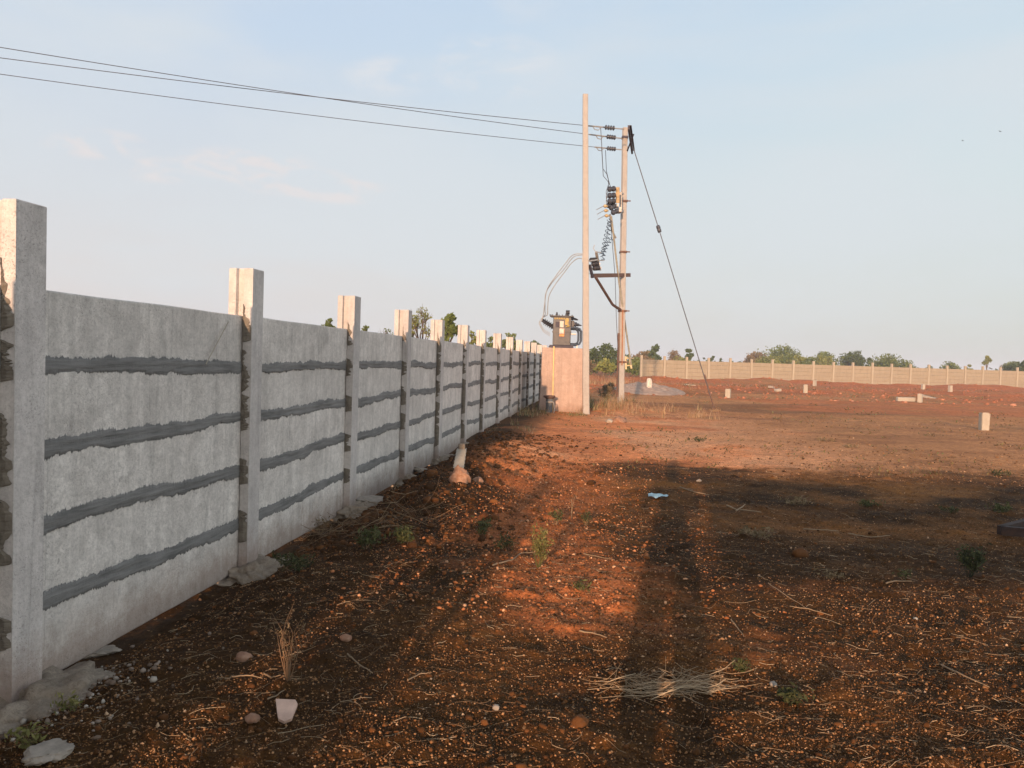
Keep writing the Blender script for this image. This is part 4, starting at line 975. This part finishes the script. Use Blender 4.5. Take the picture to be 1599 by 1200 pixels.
# blue plastic scrap
g_ = ground_at(1028, 780); nx_, ny_ = 14, 6; V = []
for i_ in range(nx_):
    for j_ in range(ny_):
        x_ = (i_ / (nx_ - 1) - .5) * .19; y_ = (j_ / (ny_ - 1) - .5) * .14 * (1 - (2 * i_ / (nx_ - 1) - 1) ** 4 * .6)
        V.append((g_.x + x_, g_.y + y_, g_.z + .022 + .03 * float(fbm(np.array([x_ * 22 + 5]), np.array([y_ * 22 + 5]), 3, 1)[0])))
V2 = [(a, b_, c - .002) for a, b_, c in V]
f_ = [(i_ * ny_ + j_, (i_ + 1) * ny_ + j_, (i_ + 1) * ny_ + j_ + 1, i_ * ny_ + j_ + 1) for i_ in range(nx_ - 1) for j_ in range(ny_ - 1)]
mb = MB(); mb.add(V, f_, True); o = mb.build('plastic_scrap', M_SHEET); setp(o, label='crumpled pale blue plastic scrap on the shaded soil in the middle', cat='litter')
# metal frame at the right edge
g_ = ground_at(1562, 840)
fr = empty('steel_frame', g_ + Vector((0, 0, .03)), R(-8), label='dark rusty square steel frame lying on the ground at the right edge', cat='frame')
for a, b_ in (((0, 0), (1.6, -.30)), ((.0, .0), (.75, .75)), ((.75, .75), (2.35, .45)), ((1.6, -.3), (2.35, .45))):
    mb = MB(); mb.bar((a[0], a[1], .03), (b_[0], b_[1], .03), .05, .07); mb.build('rail', M_FRAME, fr)

# sticks
def stick(pts, r_, label, name='stick', group=None, mat=None, zup=.012):
    P_ = []
    for (px, py) in pts:
        g_ = ground_at(px, py); P_.append(g_ + Vector((0, 0, zup)))
    sm = []
    for i_ in range(len(P_) - 1):
        for s__ in range(5): sm.append(P_[i_].lerp(P_[i_ + 1], s__ / 5) + Vector((0, 0, random.uniform(0, .004))))
    sm.append(P_[-1]); mb = MB(); mb.tube(sm, [r_ * (1 - .5 * i_ / len(sm)) for i_ in range(len(sm))], 6); o = mb.build(name, mat or M_STICK); return setp(o, label=label, cat='stick')
stick([(1135, 793), (1150, 798), (1189, 803)], .008, 'curved pale stick lying right of the blue plastic')
stick([(1150, 800), (1160, 794), (1164, 789)], .007, 'short upright-curled twig crossing the curved pale stick')
stick([(1062, 765), (1085, 770), (1108, 775)], .007, 'thin straight stick above right of the blue plastic')
stick([(770, 886), (800, 878), (815, 867), (835, 866)], .005, 'bent root left of the yellow-green weed')
stick([(912, 868), (935, 876), (960, 882)], .004, 'thin twig right of the yellow-green weed')
stick([(1200, 915), (1225, 932), (1262, 955)], .0028, 'long thin twig on the orange soil at right')
stick([(1240, 952), (1265, 956), (1300, 968)], .0028, 'pale twig crossing the end of the long thin one')
stick([(905, 990), (925, 993), (948, 1000)], .004, 'pale slightly bent straw in the lower middle')
stick([(1142, 972), (1152, 985), (1162, 998)], .0035, 'short pale straw on the edge of the orange soil')
stick([(362, 1062), (385, 1060), (410, 1064)], .0035, 'thin stem lying left of the dry weed base')
stick([(413, 1058), (425, 1064), (438, 1071)], .0035, 'straight stem just below the dry weed')
stick([(418, 1097), (432, 1094), (444, 1083)], .003, 'bent twig just above the pale tile')
stick([(543, 1027), (560, 1042), (582, 1056)], .0035, 'dark diagonal twig in the lower left soil')
stick([(637, 1068), (655, 1058), (672, 1056)], .003, 'pale bent straw right of the dark twig')
stick([(1470, 1043), (1500, 1058), (1545, 1078)], .004, 'long diagonal twig at the lower right')
stick([(1384, 910), (1400, 911), (1424, 911)], .005, 'straight pale stick on the right beside a small weed')
stick([(1255, 829), (1290, 831), (1310, 832)], .005, 'thin pale reed lying across the shaded soil')
stick([(1325, 836), (1360, 838), (1390, 839)], .005, 'second pale reed right of the first one on the shaded soil')
mb = MB(); a_ = wallp(4.15, -.035, .0); qa = ray(357, 503); qb = ray(322, 569)
def on_wall(d, v):                                     # where a sight line meets the wall's panel face
    o__ = wallp(0, v); n__ = Vector((WN.x, WN.y, 0)); t_ = (o__ - Vector((0, 0, EYE))).dot(n__) / d.dot(n__); return Vector((0, 0, EYE)) + d * t_
mb.tube([on_wall(qa, -.05), on_wall(ray(341, 533), -.045), on_wall(qb, -.04)], .003, 5); o = mb.build('stick', M_STUB); setp(o, label='thin pale stalk stuck slanting against the top panel beside the second post', cat='stick')
# pile of dry stalks
pp = ground_at(1060, 1085); n = 170
ang = np.where(rng.random(n) < .7, rng.normal(.12, .22, n), rng.normal(.4, 1.0, n)); off = np.column_stack([rng.normal(0, .12, n), rng.normal(0, .035, n)]); off[:, 1] += .15 * off[:, 0] + .8 * off[:, 0] ** 2
P_ = np.column_stack([pp.x + off[:, 0], pp.y + off[:, 1], np.zeros(n)])
V, Fc, st = stems(P_, ang, rng.uniform(.06, .30, n), rng.uniform(.0006, .0014, n), rng.normal(.16, .14, n), .006, 4, rng.normal(0, .03, n))
V[:, 2] += np.repeat(rng.uniform(0, .028, n), st)
mesh_np('stalk_pile', V, Fc, M_STRAW, attr={'rnd': np.repeat(rng.uniform(.3, 1, n), st)}, label='tangled heap of pale dry stalks on the dark soil at bottom centre', cat='dry stalks')
# second tangle by the wall
for (px, py, w_, nn_, lb) in ((480, 840, .22, 90, 'tangle of dry brown stems and weeds at the wall between the second and third post'), (640, 812, .2, 60, 'thin brown litter of stems on soil right of the third post')):
    pp = ground_at(px, py); n = nn_
    P_ = np.column_stack([pp.x + rng.normal(0, w_, n), pp.y + rng.normal(0, w_, n), np.zeros(n)])
    V, Fc, st = stems(P_, rng.uniform(0, 6.3, n), rng.uniform(.10, .4, n), rng.uniform(.001, .002, n), rng.normal(0, .2, n), .01, 4, rng.uniform(0, .16, n))
    mesh_np('stem_tangle', V, Fc, M_STRAW, attr={'rnd': np.repeat(rng.uniform(0, .6, n), st)}, label=lb, cat='dry stalks')

# ---------------------------------------------------------------- plants
M_WEEDG = attr_mat('weed_leaves', [(0, (.035, .042, .016)), (.6, (.075, .085, .03)), (1, (.13, .13, .05))], .8, .2)
M_WEEDD = attr_mat('dark_weed_leaves', [(0, (.025, .03, .014)), (.6, (.05, .058, .022)), (1, (.10, .10, .04))], .8, .2)
M_WEEDY = attr_mat('yellowish_weed_leaves', [(0, (.10, .10, .035)), (.6, (.17, .16, .05)), (1, (.26, .23, .09))], .8, .2)
def leaf_quads(C, size, rs, elong=1.7, droop=0.0):
    n = len(C); d = rs.normal(0, 1, (n, 3)); d[:, 2] -= droop; d /= np.linalg.norm(d, axis=1)[:, None]
    e = rs.normal(0, 1, (n, 3)); e -= (e * d).sum(1)[:, None] * d; e /= np.linalg.norm(e, axis=1)[:, None]
    s = size * rs.uniform(.6, 1.3, n)[:, None]
    V = np.stack([C - d * s * elong * .5, C + e * s * .5, C + d * s * elong * .5, C - e * s * .5], 1).reshape(-1, 3)
    Fc = np.arange(4 * n).reshape(n, 4); return V, Fc
def weed(px, py, h, w, n_st, leafn, leaf, mat, label, name='weed', seed=1, stemmat=None, spread=1.0):
    g_ = ground_at(px, py); rs = np.random.default_rng(seed); root = empty(name, g_, label=label, cat='weed')
    mb = MB(); tips = []
    for i_ in range(n_st):
        a = rs.uniform(0, 6.28); l = h * rs.uniform(.6, 1.05); dx = math.cos(a) * w * rs.uniform(.2, 1) * .5; dy = math.sin(a) * w * rs.uniform(.2, 1) * .5
        P_ = [Vector((dx * .1, dy * .1, -.01)), Vector((dx * .35, dy * .35, l * .4)), Vector((dx * .7, dy * .7, l * .75)), Vector((dx, dy, l))]
        for q_ in (1, 2, 3): P_[q_] += Vector((rs.normal(0, w * .09), rs.normal(0, w * .09), 0))
        mb.tube(P_, [.0022 * h / .25, .0017 * h / .25, .0012 * h / .25, .0006 * h / .25], 5)
        for _ in range(3):
            t_ = rs.uniform(.3, .9); p = Vector((dx * t_, dy * t_, l * t_)); q = p + Vector((rs.normal(0, w * .15), rs.normal(0, w * .15), h * rs.uniform(.08, .2))); mb.tube([p, q], [.0009 * h / .25, .0005 * h / .25], 4); tips.append((p, q))
        tips.append((P_[1], P_[3]))
    mb.build('stem', stemmat or M_STICK, root)
    if leafn:
        C = []
        for _ in range(int(leafn * 1.4)):
            p, q = tips[rs.integers(len(tips))]; C.append(list(p.lerp(q, rs.uniform(0, 1.05)) + Vector(rs.normal(0, leaf * .8, 3))))
        V, Fc = leaf_quads(np.array(C), leaf * .62, rs, 3.0); mesh_np('foliage', V, Fc, mat, root, attr={'rnd': np.repeat(rs.random(len(Fc)), 4)})
    return root
weed(841, 886, .27, .13, 9, 420, .012, M_WEEDY, 'yellow-green feathery weed standing alone in the middle foreground', seed=2, stemmat=M_WEEDY)
weed(868, 820, .12, .16, 7, 160, .014, M_WEEDG, 'low green weed behind the yellow-green one', seed=3)
weed(893, 810, .24, .05, 3, 12, .01, M_LDRY, 'thin upright dry stalk right of the low green weed', seed=4)
weed(915, 822, .13, .12, 6, 120, .014, M_WEEDD, 'small dark weed right of the thin dry stalk', seed=5)
weed(752, 838, .12, .22, 8, 160, .018, M_WEEDG, 'sprawling green weed left of centre', seed=6)
weed(787, 858, .08, .2, 8, 140, .015, M_WEEDD, 'low dark green weed between two lighter weeds', seed=7)
weed(450, 1062, .27, .17, 10, 90, .007, M_LDRY, 'brown dry branching weed in the left foreground', seed=8, stemmat=M_BSTEM)
weed(1514, 902, .20, .16, 10, 380, .016, M_WEEDD, 'bushy dark green weed at the right side', seed=9, stemmat=M_WEEDD)
weed(907, 922, .05, .1, 7, 70, .014, M_WEEDG, 'tiny green sprout on orange soil near the centre', seed=10)
weed(1160, 1050, .05, .09, 9, 60, .014, M_WEEDG, 'small grass-green tuft right of the stalk pile', seed=11)
weed(1233, 1098, .05, .14, 9, 110, .016, M_WEEDD, 'low creeping dark weed near the bottom right of centre', seed=12)
weed(570, 858, .14, .22, 8, 220, .020, M_WEEDG, 'leafy green weed right of the second post', seed=13)
weed(634, 850, .12, .2, 8, 220, .020, M_WEEDG, 'leafy green weed in front of the third post', seed=14)
weed(462, 893, .10, .26, 12, 260, .016, M_WEEDD, 'spreading dark green weed at the second post footing', seed=15)
weed(1350, 790, .06, .3, 8, 140, .018, M_WEEDG, 'flat green weed patch on the shaded ground right of centre', seed=16)
weed(1300, 905, .05, .2, 8, 60, .014, M_LDRY, 'flat withered weed near the straight pale stick', seed=17)
weed(1565, 800, .07, .3, 8, 140, .018, M_WEEDG, 'green weed patch just above the steel frame', seed=18)
weed(1412, 905, .06, .1, 5, 50, .012, M_WEEDG, 'tiny weed behind the straight pale stick', seed=19)
weed(110, 1110, .05, .12, 8, 90, .012, M_WEEDY, 'small pale green sprig in gravel by the first post footing', seed=20)
weed(48, 1165, .07, .12, 8, 90, .014, M_WEEDY, 'yellow-green sprig in the lower left corner', seed=21)
weed(500, 835, .16, .3, 16, 90, .012, M_LDRY, 'brown withered weed clump close to the wall', seed=22)
weed(1485, 800, .05, .2, 8, 90, .016, M_WEEDD, 'small dark weed left of the steel frame', seed=23)
for i_, (px, py, lb) in enumerate(((1330, 700, 'low withered tuft on the far compacted soil'), (1560, 742, 'dark tuft on the gravel at right'), (1210, 655, 'dark tuft on the brown field'), (1290, 690, 'dry tuft on tan ground'), (1090, 690, 'dark tuft before the stay wire foot'), (1250, 790, 'flat weed on the shaded ground'), (1180, 840, 'small weed in the shade right of the photographer shadow'))):
    weed(px, py, .06, .4, 8, 90, .022, (M_LDRY, M_WEEDD, M_LDRY)[i_ % 3], lb, seed=30 + i_)

# dry grass round the poles
def grass_patch(cx, cy, rx, ry, n, h, seed, label, green=.1):
    rs = np.random.default_rng(seed); k = (rs.random(n) ** 1.5 * max(3, n // 28)).astype(int); cen = rs.normal(0, .5, (max(3, n // 28), 2))
    x = cx + (cen[k, 0] + rs.normal(0, .09, n)) * rx; y = cy + (cen[k, 1] * 1.2 + rs.normal(0, .09, n)) * ry
    z = T(x, y); ch_ = rs.uniform(.35, 1.15, len(cen)); cl_ = rs.uniform(0, 6.28, len(cen)); l = h * ch_[k] * rs.uniform(.35, 1.15, n); a = cl_[k] + rs.normal(0, 1.3, n); ln = l * rs.uniform(.15, .95, n); w = .0045 * rs.uniform(.6, 1.4, n)
    dx, dy = np.cos(a), np.sin(a); sx, sy = -dy, dx; seg = 3; V = []
    for i_ in range(seg + 1):
        t_ = i_ / seg; ox = dx * ln * t_ ** 1.8; oy = dy * ln * t_ ** 1.8; zz = z + l * (t_ - .18 * t_ * t_) - .01; ww = w * (1 - t_ * .85)
        V += [np.stack([x + ox + sx * ww, y + oy + sy * ww, zz], 1), np.stack([x + ox - sx * ww, y + oy - sy * ww, zz], 1)]
    V = np.stack(V, 1).reshape(-1, 3); st = 2 * (seg + 1)
    f = np.array([(2 * i_, 2 * i_ + 1, 2 * i_ + 3, 2 * i_ + 2) for i_ in range(seg)])
    Fc = (f[None] + (np.arange(n) * st)[:, None, None]).reshape(-1, 4)
    rnd = np.where(rs.random(n) < green, 1.0, rs.uniform(0, .85, n))
    return mesh_np('grass', V, Fc, M_GRASS, attr={'rnd': np.repeat(rnd, st)}, label=label, kind='stuff')
grass_patch(3.0, 20.2, 1.0, 1.0, 800, .44, 1, 'dry orange grass between the two poles')
grass_patch(4.4, 19.6, .8, .8, 200, .34, 2, 'dry straw-coloured grass right of the rear pole')
grass_patch(5.6, 21.2, .6, .5, 150, .20, 3, 'thin grey-brown grass around the stay wire foot', .2)
grass_patch(2.2, 20.6, .6, .9, 500, .50, 4, 'greenish dry grass just behind the tall pole', .6)
grass_patch(2.8, 24.0, 1.6, 1.4, 400, .28, 5, 'dry grass beyond the rear pole', .1)
grass_patch(.1, 19.0, 1.3, 1.6, 700, .28, 6, 'dull grass at the wall end beside the plinth', .5)
grass_patch(1.6, 18.7, .9, .3, 300, .14, 7, 'short green grass at the plinth foot', .8)
grass_patch(4.5, 45, 5, 7, 1500, .6, 8, 'reddish dry grass in the gap left of the far wall', .15)
grass_patch(-.7, 14.5, .8, 3.5, 500, .16, 9, 'sparse grass along the wall base', .5)

# ---------------------------------------------------------------- trees
def tree(px, ytop, wpx, D, mat, label, ybot=None, n=2600, leaf=.13, seed=1, name='tree', blobs=9, flat=1.0, sparse=False, trunk=True, elong=1.5, group=None):
    rs = np.random.default_rng(seed)
    top = atY(px, ytop, D); gz = Tz(top.x, top.y); H = top.z - gz; w = wpx / 1200 * D
    zb = (atY(px, ybot, D).z - gz) if ybot else H * .25
    root = empty(name, (top.x, top.y, gz), label=label, cat='tree' if name != 'bush' else 'bush')
    if group: root['group'] = group
    ch = (H - zb); cen = []
    for i_ in range(blobs):
        a = rs.uniform(0, 6.28); rr = (rs.random() ** .5) * .34 * w; hz = zb + ch * (.28 + .50 * rs.random() * (1 - (rr / (.55 * w)) ** 2 * .6)); r_ = (.13 + .13 * rs.random()) * min(w, ch * 1.6)
        cen.append((math.cos(a) * rr, math.sin(a) * rr, hz, r_))
    cen.append((0.05 * w, 0, H - .17 * ch, .17 * min(w, ch * 1.6)))
    # limbs
    mb = MB(); tr = max(.03, H * .022); fork = Vector((rs.normal(0, .03) * H, rs.normal(0, .03) * H, max(zb * .8, H * .15)))
    mb.tube([(0, 0, -.1), fork * .5 + Vector((.02, 0, 0)), fork], [tr * 1.3, tr, tr * .8], 8)
    for c in cen:
        q = Vector(c[:3]); m1 = fork.lerp(q, .5) + Vector((rs.normal(0, .05) * w, rs.normal(0, .05) * w, .03 * H)); mb.tube([fork, m1, q], [tr * .5, tr * .32, tr * .12], 5)
        for _ in range(6 if sparse else 2):
            d = Vector(rs.normal(0, 1, 3)); d.z = abs(d.z) * .8; d.normalize(); mb.tube([m1.lerp(q, .7), q + d * c[3] * (1.2 if not sparse else 1.6)], [tr * .14, tr * .05], 4)
    mb.build('trunk', M_BARK, root)
    C = []
    per = n // len(cen)
    for c in cen:
        k = rs.normal(0, 1, (per, 3)); k /= np.linalg.norm(k, axis=1)[:, None]; rad = c[3] * (rs.random(per) ** .45)[:, None] * (1 + .45 * np.clip(fbm(k[:, 0] * 2.2 + c[0] * 3 + 60, k[:, 2] * 2.2 + k[:, 1] * 2 + 60, 3, 2), -1, 1))[:, None]
        q = k * rad * np.array([1.15, 1.15, .85 * flat]) + np.array(c[:3])
        if not sparse:
            sub = rs.integers(0, 14, per); cc_ = rs.normal(0, 1, (14, 3)); cc_ /= np.linalg.norm(cc_, axis=1)[:, None]
            q2 = np.array(c[:3]) + cc_[sub] * c[3] * .85 * np.array([1.2, 1.2, .8 * flat]) + rs.normal(0, c[3] * .20, (per, 3)); pick = rs.random(per) < .6; q[pick] = q2[pick]
        C.append(q)
    C = np.concatenate(C); C = C[C[:, 2] > .02]
    C[:, 2] = np.minimum(C[:, 2], H)
    V, Fc = leaf_quads(C, leaf, rs, elong); 
    base_r = np.clip(.5 + .9 * fbm(C[:, 0] * 1.3 + 30, C[:, 2] * 1.3 + C[:, 1] + 30, 2, 3), 0, 1) * .6 + rs.random(len(C)) * .4
    mesh_np('crown', V, Fc, mat, root, attr={'rnd': np.repeat(base_r, 4)})
    return root
BG = 'trees beyond the walls'
# beyond the left wall
tree(515, 496, 22, 24, M_LMID, 'small green crown tip showing left of the third wall post', 530, 350, .07, 1)
tree(571, 506, 18, 26, M_LMID, 'small green crown tip just right of the third wall post', 540, 260, .07, 2)
tree(604, 512, 34, 27, M_LMID, 'faint dry twiggy crown between third and fourth wall posts', 545, 260, .05, 3, sparse=True)
tree(657, 474, 50, 24, M_LPALE, 'tall sparse twiggy tree right of the fourth wall post', 545, 420, .05, 4, sparse=True)
tree(640, 500, 22, 23, M_LPALE, 'yellowish bush behind the fourth wall post', 545, 250, .06, 44, sparse=True)
tree(703, 487, 34, 22, M_LMID, 'broad-leaved green tree between the fifth and sixth wall posts', 545, 420, .11, 5, elong=2.0)
tree(737, 515, 24, 30, M_LPALE, 'small pale crown by the sixth wall post', 555, 260, .09, 6)
tree(766, 524, 22, 44, M_LMID, 'low green crown by the seventh wall post', 560, 500, .12, 7)
tree(797, 519, 40, 50, M_LMID, 'wide green crown behind the eighth to tenth wall posts', 560, 900, .13, 8)
tree(832, 531, 26, 60, M_LDARK, 'dark crown behind the far end of the left wall', 560, 700, .14, 9)
# gap between plinth and far wall
tree(946, 536, 58, 68, M_LDARK, 'large dark green tree seen between the two poles', 592, 4200, .15, 10, blobs=14)
tree(925, 543, 40, 74, M_LMID, 'green tree just right of the tall pole', 592, 2200, .15, 11)
tree(946, 561, 30, 48, M_LPALE, 'bright yellow-green bush in front of the dark tree', 585, 900, .12, 12, name='bush')
tree(1003, 547, 46, 76, M_LDRY, 'brownish bush behind the left end of the far wall', 592, 2000, .15, 13)
tree(992, 558, 40, 66, M_LMID, 'low green bush right of the rear pole', 592, 1500, .14, 14, name='bush')
tree(1022, 536, 34, 84, M_LDARK, 'pointed dark green tree above the left end of the far wall', 580, 2200, .17, 15)
tree(1052, 546, 34, 88, M_LDRY, 'grey-brown bare tree right of the pointed dark one', 580, 1300, .13, 16, sparse=True)
tree(1075, 543, 22, 84, M_LDARK, 'small round dark tree left of the stay wire', 572, 1100, .16, 17, blobs=6)
tree(1060, 557, 40, 80, M_LPALE, 'low pale green bush along the far wall', 585, 1300, .15, 18, name='bush')
tree(1114, 555, 10, 95, M_LDARK, 'tiny dark tree right of the stay wire', 572, 400, .16, 19, blobs=4)
tree(1126, 559, 8, 95, M_LDARK, 'tiniest dark tree right of the stay wire', 572, 300, .16, 20, blobs=4)
tree(1180, 549, 44, 100, M_LDRY, 'olive spreading tree left of the flat-topped acacia', 585, 2600, .17, 21, blobs=12)
tree(1222, 537, 66, 104, M_LMID, 'wide flat-topped acacia above the far wall', 580, 2600, .17, 22, blobs=14, flat=.45)
for i_ in range(9):
    tree(1190 + i_ * 13 + random.uniform(-3, 3), 555.5 + random.uniform(-2, 2), 32, 92 + random.uniform(-3, 3), M_LPALE if i_ % 3 else M_LMID, 'low pale hedge bush number behind the far wall' if False else ['pale hedge bush under the acacia, at its left', 'green hedge bush under the acacia', 'pale hedge bush under the acacia centre', 'pale hedge bush under the acacia right side', 'green hedge bush just right of the acacia', 'pale hedge bush between acacia and round tree', 'pale hedge bush left of the round green tree', 'green hedge bush below the round green tree', 'last pale hedge bush before the sky gap'][i_], 585, 900, .15, 60 + i_, name='bush', blobs=6)
tree(1288, 550, 54, 96, M_LMID, 'rounded yellow-green tree right of the acacia', 585, 2600, .16, 23, blobs=11)
tree(1335, 548, 46, 98, M_LDARK, 'dense dark tree over the middle of the far wall', 585, 2600, .16, 24, blobs=10)
tree(1357, 556, 16, 100, M_LDARK, 'small thin dark tree right of the dense dark one', 585, 500, .15, 25, sparse=True, blobs=5)
tree(1385, 553, 58, 96, M_LMID, 'broad green tree sloping down to the right over the far wall', 588, 2800, .16, 26, blobs=11)
tree(1415, 563, 44, 94, M_LMID, 'low green bush at the right foot of the broad green tree', 588, 1300, .15, 27, name='bush')
tree(1451, 570, 12, 110, M_LDARK, 'tiny dark bush alone over the far wall', 585, 300, .16, 28, blobs=4, name='bush')
tree(1480, 565, 40, 100, M_LMID, 'small spreading green tree right of the lone tiny bush', 588, 1300, .15, 29)
tree(1514, 568, 12, 100, M_LPALE, 'small pale round tree between two larger ones', 588, 400, .15, 30, blobs=5)
tree(1541.5, 555, 15, 92, M_LPALE, 'slim pale green upright tree above the far wall', 572, 700, .14, 31, blobs=6)
tree(1566, 570, 24, 104, M_LDRY, 'grey twiggy shrub right of the slim pale tree', 590, 600, .12, 32, sparse=True, name='bush')
tree(1583, 565, 34, 92, M_LMID, 'green bush near the right edge', 590, 1500, .15, 33, name='bush')
tree(1603, 562, 34, 88, M_LDARK, 'dark tree cut by the right edge', 590, 1800, .15, 34)
tree(1650, 560, 60, 94, M_LMID, 'green tree beyond the right edge', 590, 1500, .16, 35)
tree(1700, 566, 60, 98, M_LDRY, 'dry tree further beyond the right edge', 590, 1200, .16, 36)
# dry shrub by the rear pole
tree(950, 603, 28, 24.5, M_LDRY, 'dark round thorn bush left of the rear pole foot', 626, 900, .035, 37, name='bush', sparse=True, blobs=6)
tree(953, 598, 30, 32, M_LDRY, 'brown dry shrub further behind the thorn bush', 615, 600, .05, 38, name='bush', blobs=6)
tree(910, 560, 70, 60, M_LDRY, 'dry bush behind the plinth', 592, 1200, .14, 39, name='bush')
# distant scrub closing the horizon
rs = np.random.default_rng(5); C = []
for i_ in range(900):
    D = rs.uniform(150, 330); x_ = rs.uniform(-.95, .95) * D; h_ = rs.uniform(1.0, 2.6); w_ = rs.uniform(2, 6)
    k = rs.normal(0, 1, (26, 3)) * np.array([w_ * .4, w_ * .4, h_ * .25]) + np.array([x_, D, h_ * .5 + .1]); C.append(k)
C = np.concatenate(C); C = C[C[:, 2] > 0]
V, Fc = leaf_quads(C, .9, rs, 1.2); mesh_np('distant_scrub', V, Fc, M_LDARK, attr={'rnd': np.repeat(rs.random(len(Fc)), 4)}, label='far-off line of scrub on the horizon', kind='stuff')

# ---------------------------------------------------------------- birds
for (px, py, D, lb, a) in ((1562, 205.5, 60, 'tiny dark bird flying high at upper right, the right-hand one', .2), (1503.5, 220, 75, 'tiny dark bird flying at upper right, the left-hand one', .5)):
    c = atY(px, py, D); mb = MB(); vs = [(-.15, 0, .03), (-.05, .035, .03), (0, .05, 0), (.08, .03, .04), (.16, -.01, .015), (.07, -.03, .035), (0, -.12, 0), (-.05, -.03, .03)]
    mb.add(vs + [(x_, y_, z_ - .012) for x_, y_, z_ in vs], [tuple(range(8)), tuple(range(15, 7, -1))] + [(i_, (i_ + 1) % 8, 8 + (i_ + 1) % 8, 8 + i_) for i_ in range(8)])
    mb.lathe((0, .08, 0), (0, -.12, 0), [(0, .005), (.03, .025), (.10, .035), (.16, .02), (.2, .01)], 8)
    o = mb.build('bird', M_BIRD); o.location = c; o.rotation_euler = (.3, .2, a); setp(o, label=lb, cat='bird', group='birds')

# ---------------------------------------------------------------- behind the camera: people casting shadows into view, board added for shade
def person(loc, scale, phone, label, seed=0):
    root = empty('person', loc, 0, label=label, cat='person')
    J = {'pel': (0, 0, .93, .135), 'wst': (0, 0, 1.08, .125), 'chs': (0, 0, 1.28, .15), 'nk': (0, .0, 1.45, .06), 'hd': (0, .02, 1.52, .085), 'hd2': (0, .02, 1.60, .095), 'tp': (0, .02, 1.655, .06)}
    ed = [('pel', 'wst'), ('wst', 'chs'), ('chs', 'nk'), ('nk', 'hd'), ('hd', 'hd2'), ('hd2', 'tp')]
    for s_, n_ in ((-1, 'l'), (1, 'r')):
        J.update({'hp' + n_: (s_ * .10, 0, .86, .115), 'kn' + n_: (s_ * .10, .01, .48, .085), 'an' + n_: (s_ * .10, -.02, .09, .055), 'to' + n_: (s_ * .15, .12, .04, .036), 'sh' + n_: (s_ * .19, 0, 1.38, .06)})
        ed += [('pel', 'hp' + n_), ('hp' + n_, 'kn' + n_), ('kn' + n_, 'an' + n_), ('an' + n_, 'to' + n_), ('chs', 'sh' + n_)]
        if phone: J.update({'el' + n_: (s_ * .25, .06, 1.12, .042), 'wr' + n_: (s_ * .13, .24, 1.24, .028), 'hn' + n_: (s_ * .09, .28, 1.28, .026)})
        else: J.update({'el' + n_: (s_ * .24, -.02, 1.11, .042), 'wr' + n_: (s_ * .23, .03, .86, .028), 'hn' + n_: (s_ * .23, .04, .76, .026)})
        ed += [('sh' + n_, 'el' + n_), ('el' + n_, 'wr' + n_), ('wr' + n_, 'hn' + n_)]
    ks = list(J); me = bpy.data.meshes.new('body'); me.from_pydata([tuple(c * scale for c in J[k][:3]) for k in ks], [(ks.index(a), ks.index(b_)) for a, b_ in ed], [])
    o = bpy.data.objects.new('body', me); COL.objects.link(o); o.parent = root; me.materials.append(M_CLOTH)
    md = o.modifiers.new('skin', 'SKIN'); 
    for i_, k in enumerate(ks):
        sv = me.skin_vertices[0].data[i_]; r_ = J[k][3] * scale; sv.radius = (r_, r_ * .85); sv.use_root = (k == 'pel')
    sd_ = o.modifiers.new('sub', 'SUBSURF'); sd_.levels = 2; sd_.render_levels = 2
    mb = blob((0, .01 * scale, 1.62 * scale), .10 * scale, .11 * scale, .095 * scale, seed, 3, .05); mb.build('hair', M_BLACK, root)
    return root
person((-.08, -.42, 0), 1.0, True, 'standing person in dark clothes holding up a phone, behind the camera')
person((-1.78, -2.2, 0), .97, False, 'person in dark clothes standing near the wall behind the photographer', 2)
hb = empty('shade_board', (0, -3.2, 0), label='long plain metal board on posts, added unseen behind the camera to shade the foreground', cat='shade_board')  # unseen board, added to cast the dark band over the right foreground
for x_ in (1.6, 4.6, 7.6, 10.6):
    mb = MB(); mb.bar((x_, -.06, -.3), (x_, -.06, 1.85), .07, .07); mb.build('post', M_GALV, hb)
for i_ in range(4):
    mb = MB(); mb.box((1.15 + i_ * 3.0, 0, 1.57), (2.99, .03, .64), None, .004); mb.build('board', M_BOARD, hb)

# ---------------------------------------------------------------- haze
mb = MB(); mb.box((0, 640, 6.5), (2000, 1400, 17)); M_HAZE = bpy.data.materials.new('haze'); M_HAZE.use_nodes = True; t = M_HAZE.node_tree
for n in list(t.nodes): t.nodes.remove(n)
pv = nd(t, 'ShaderNodeVolumePrincipled'); pv.inputs['Color'].default_value = (.80, .88, 1.0, 1); pv.inputs['Density'].default_value = .0011; pv.inputs['Anisotropy'].default_value = 0.0
om = nd(t, 'ShaderNodeOutputMaterial'); t.links.new(pv.outputs[0], om.inputs['Volume'])
o = mb.build('haze', M_HAZE); setp(o, label='faint evening haze in the air over the plot', kind='stuff')
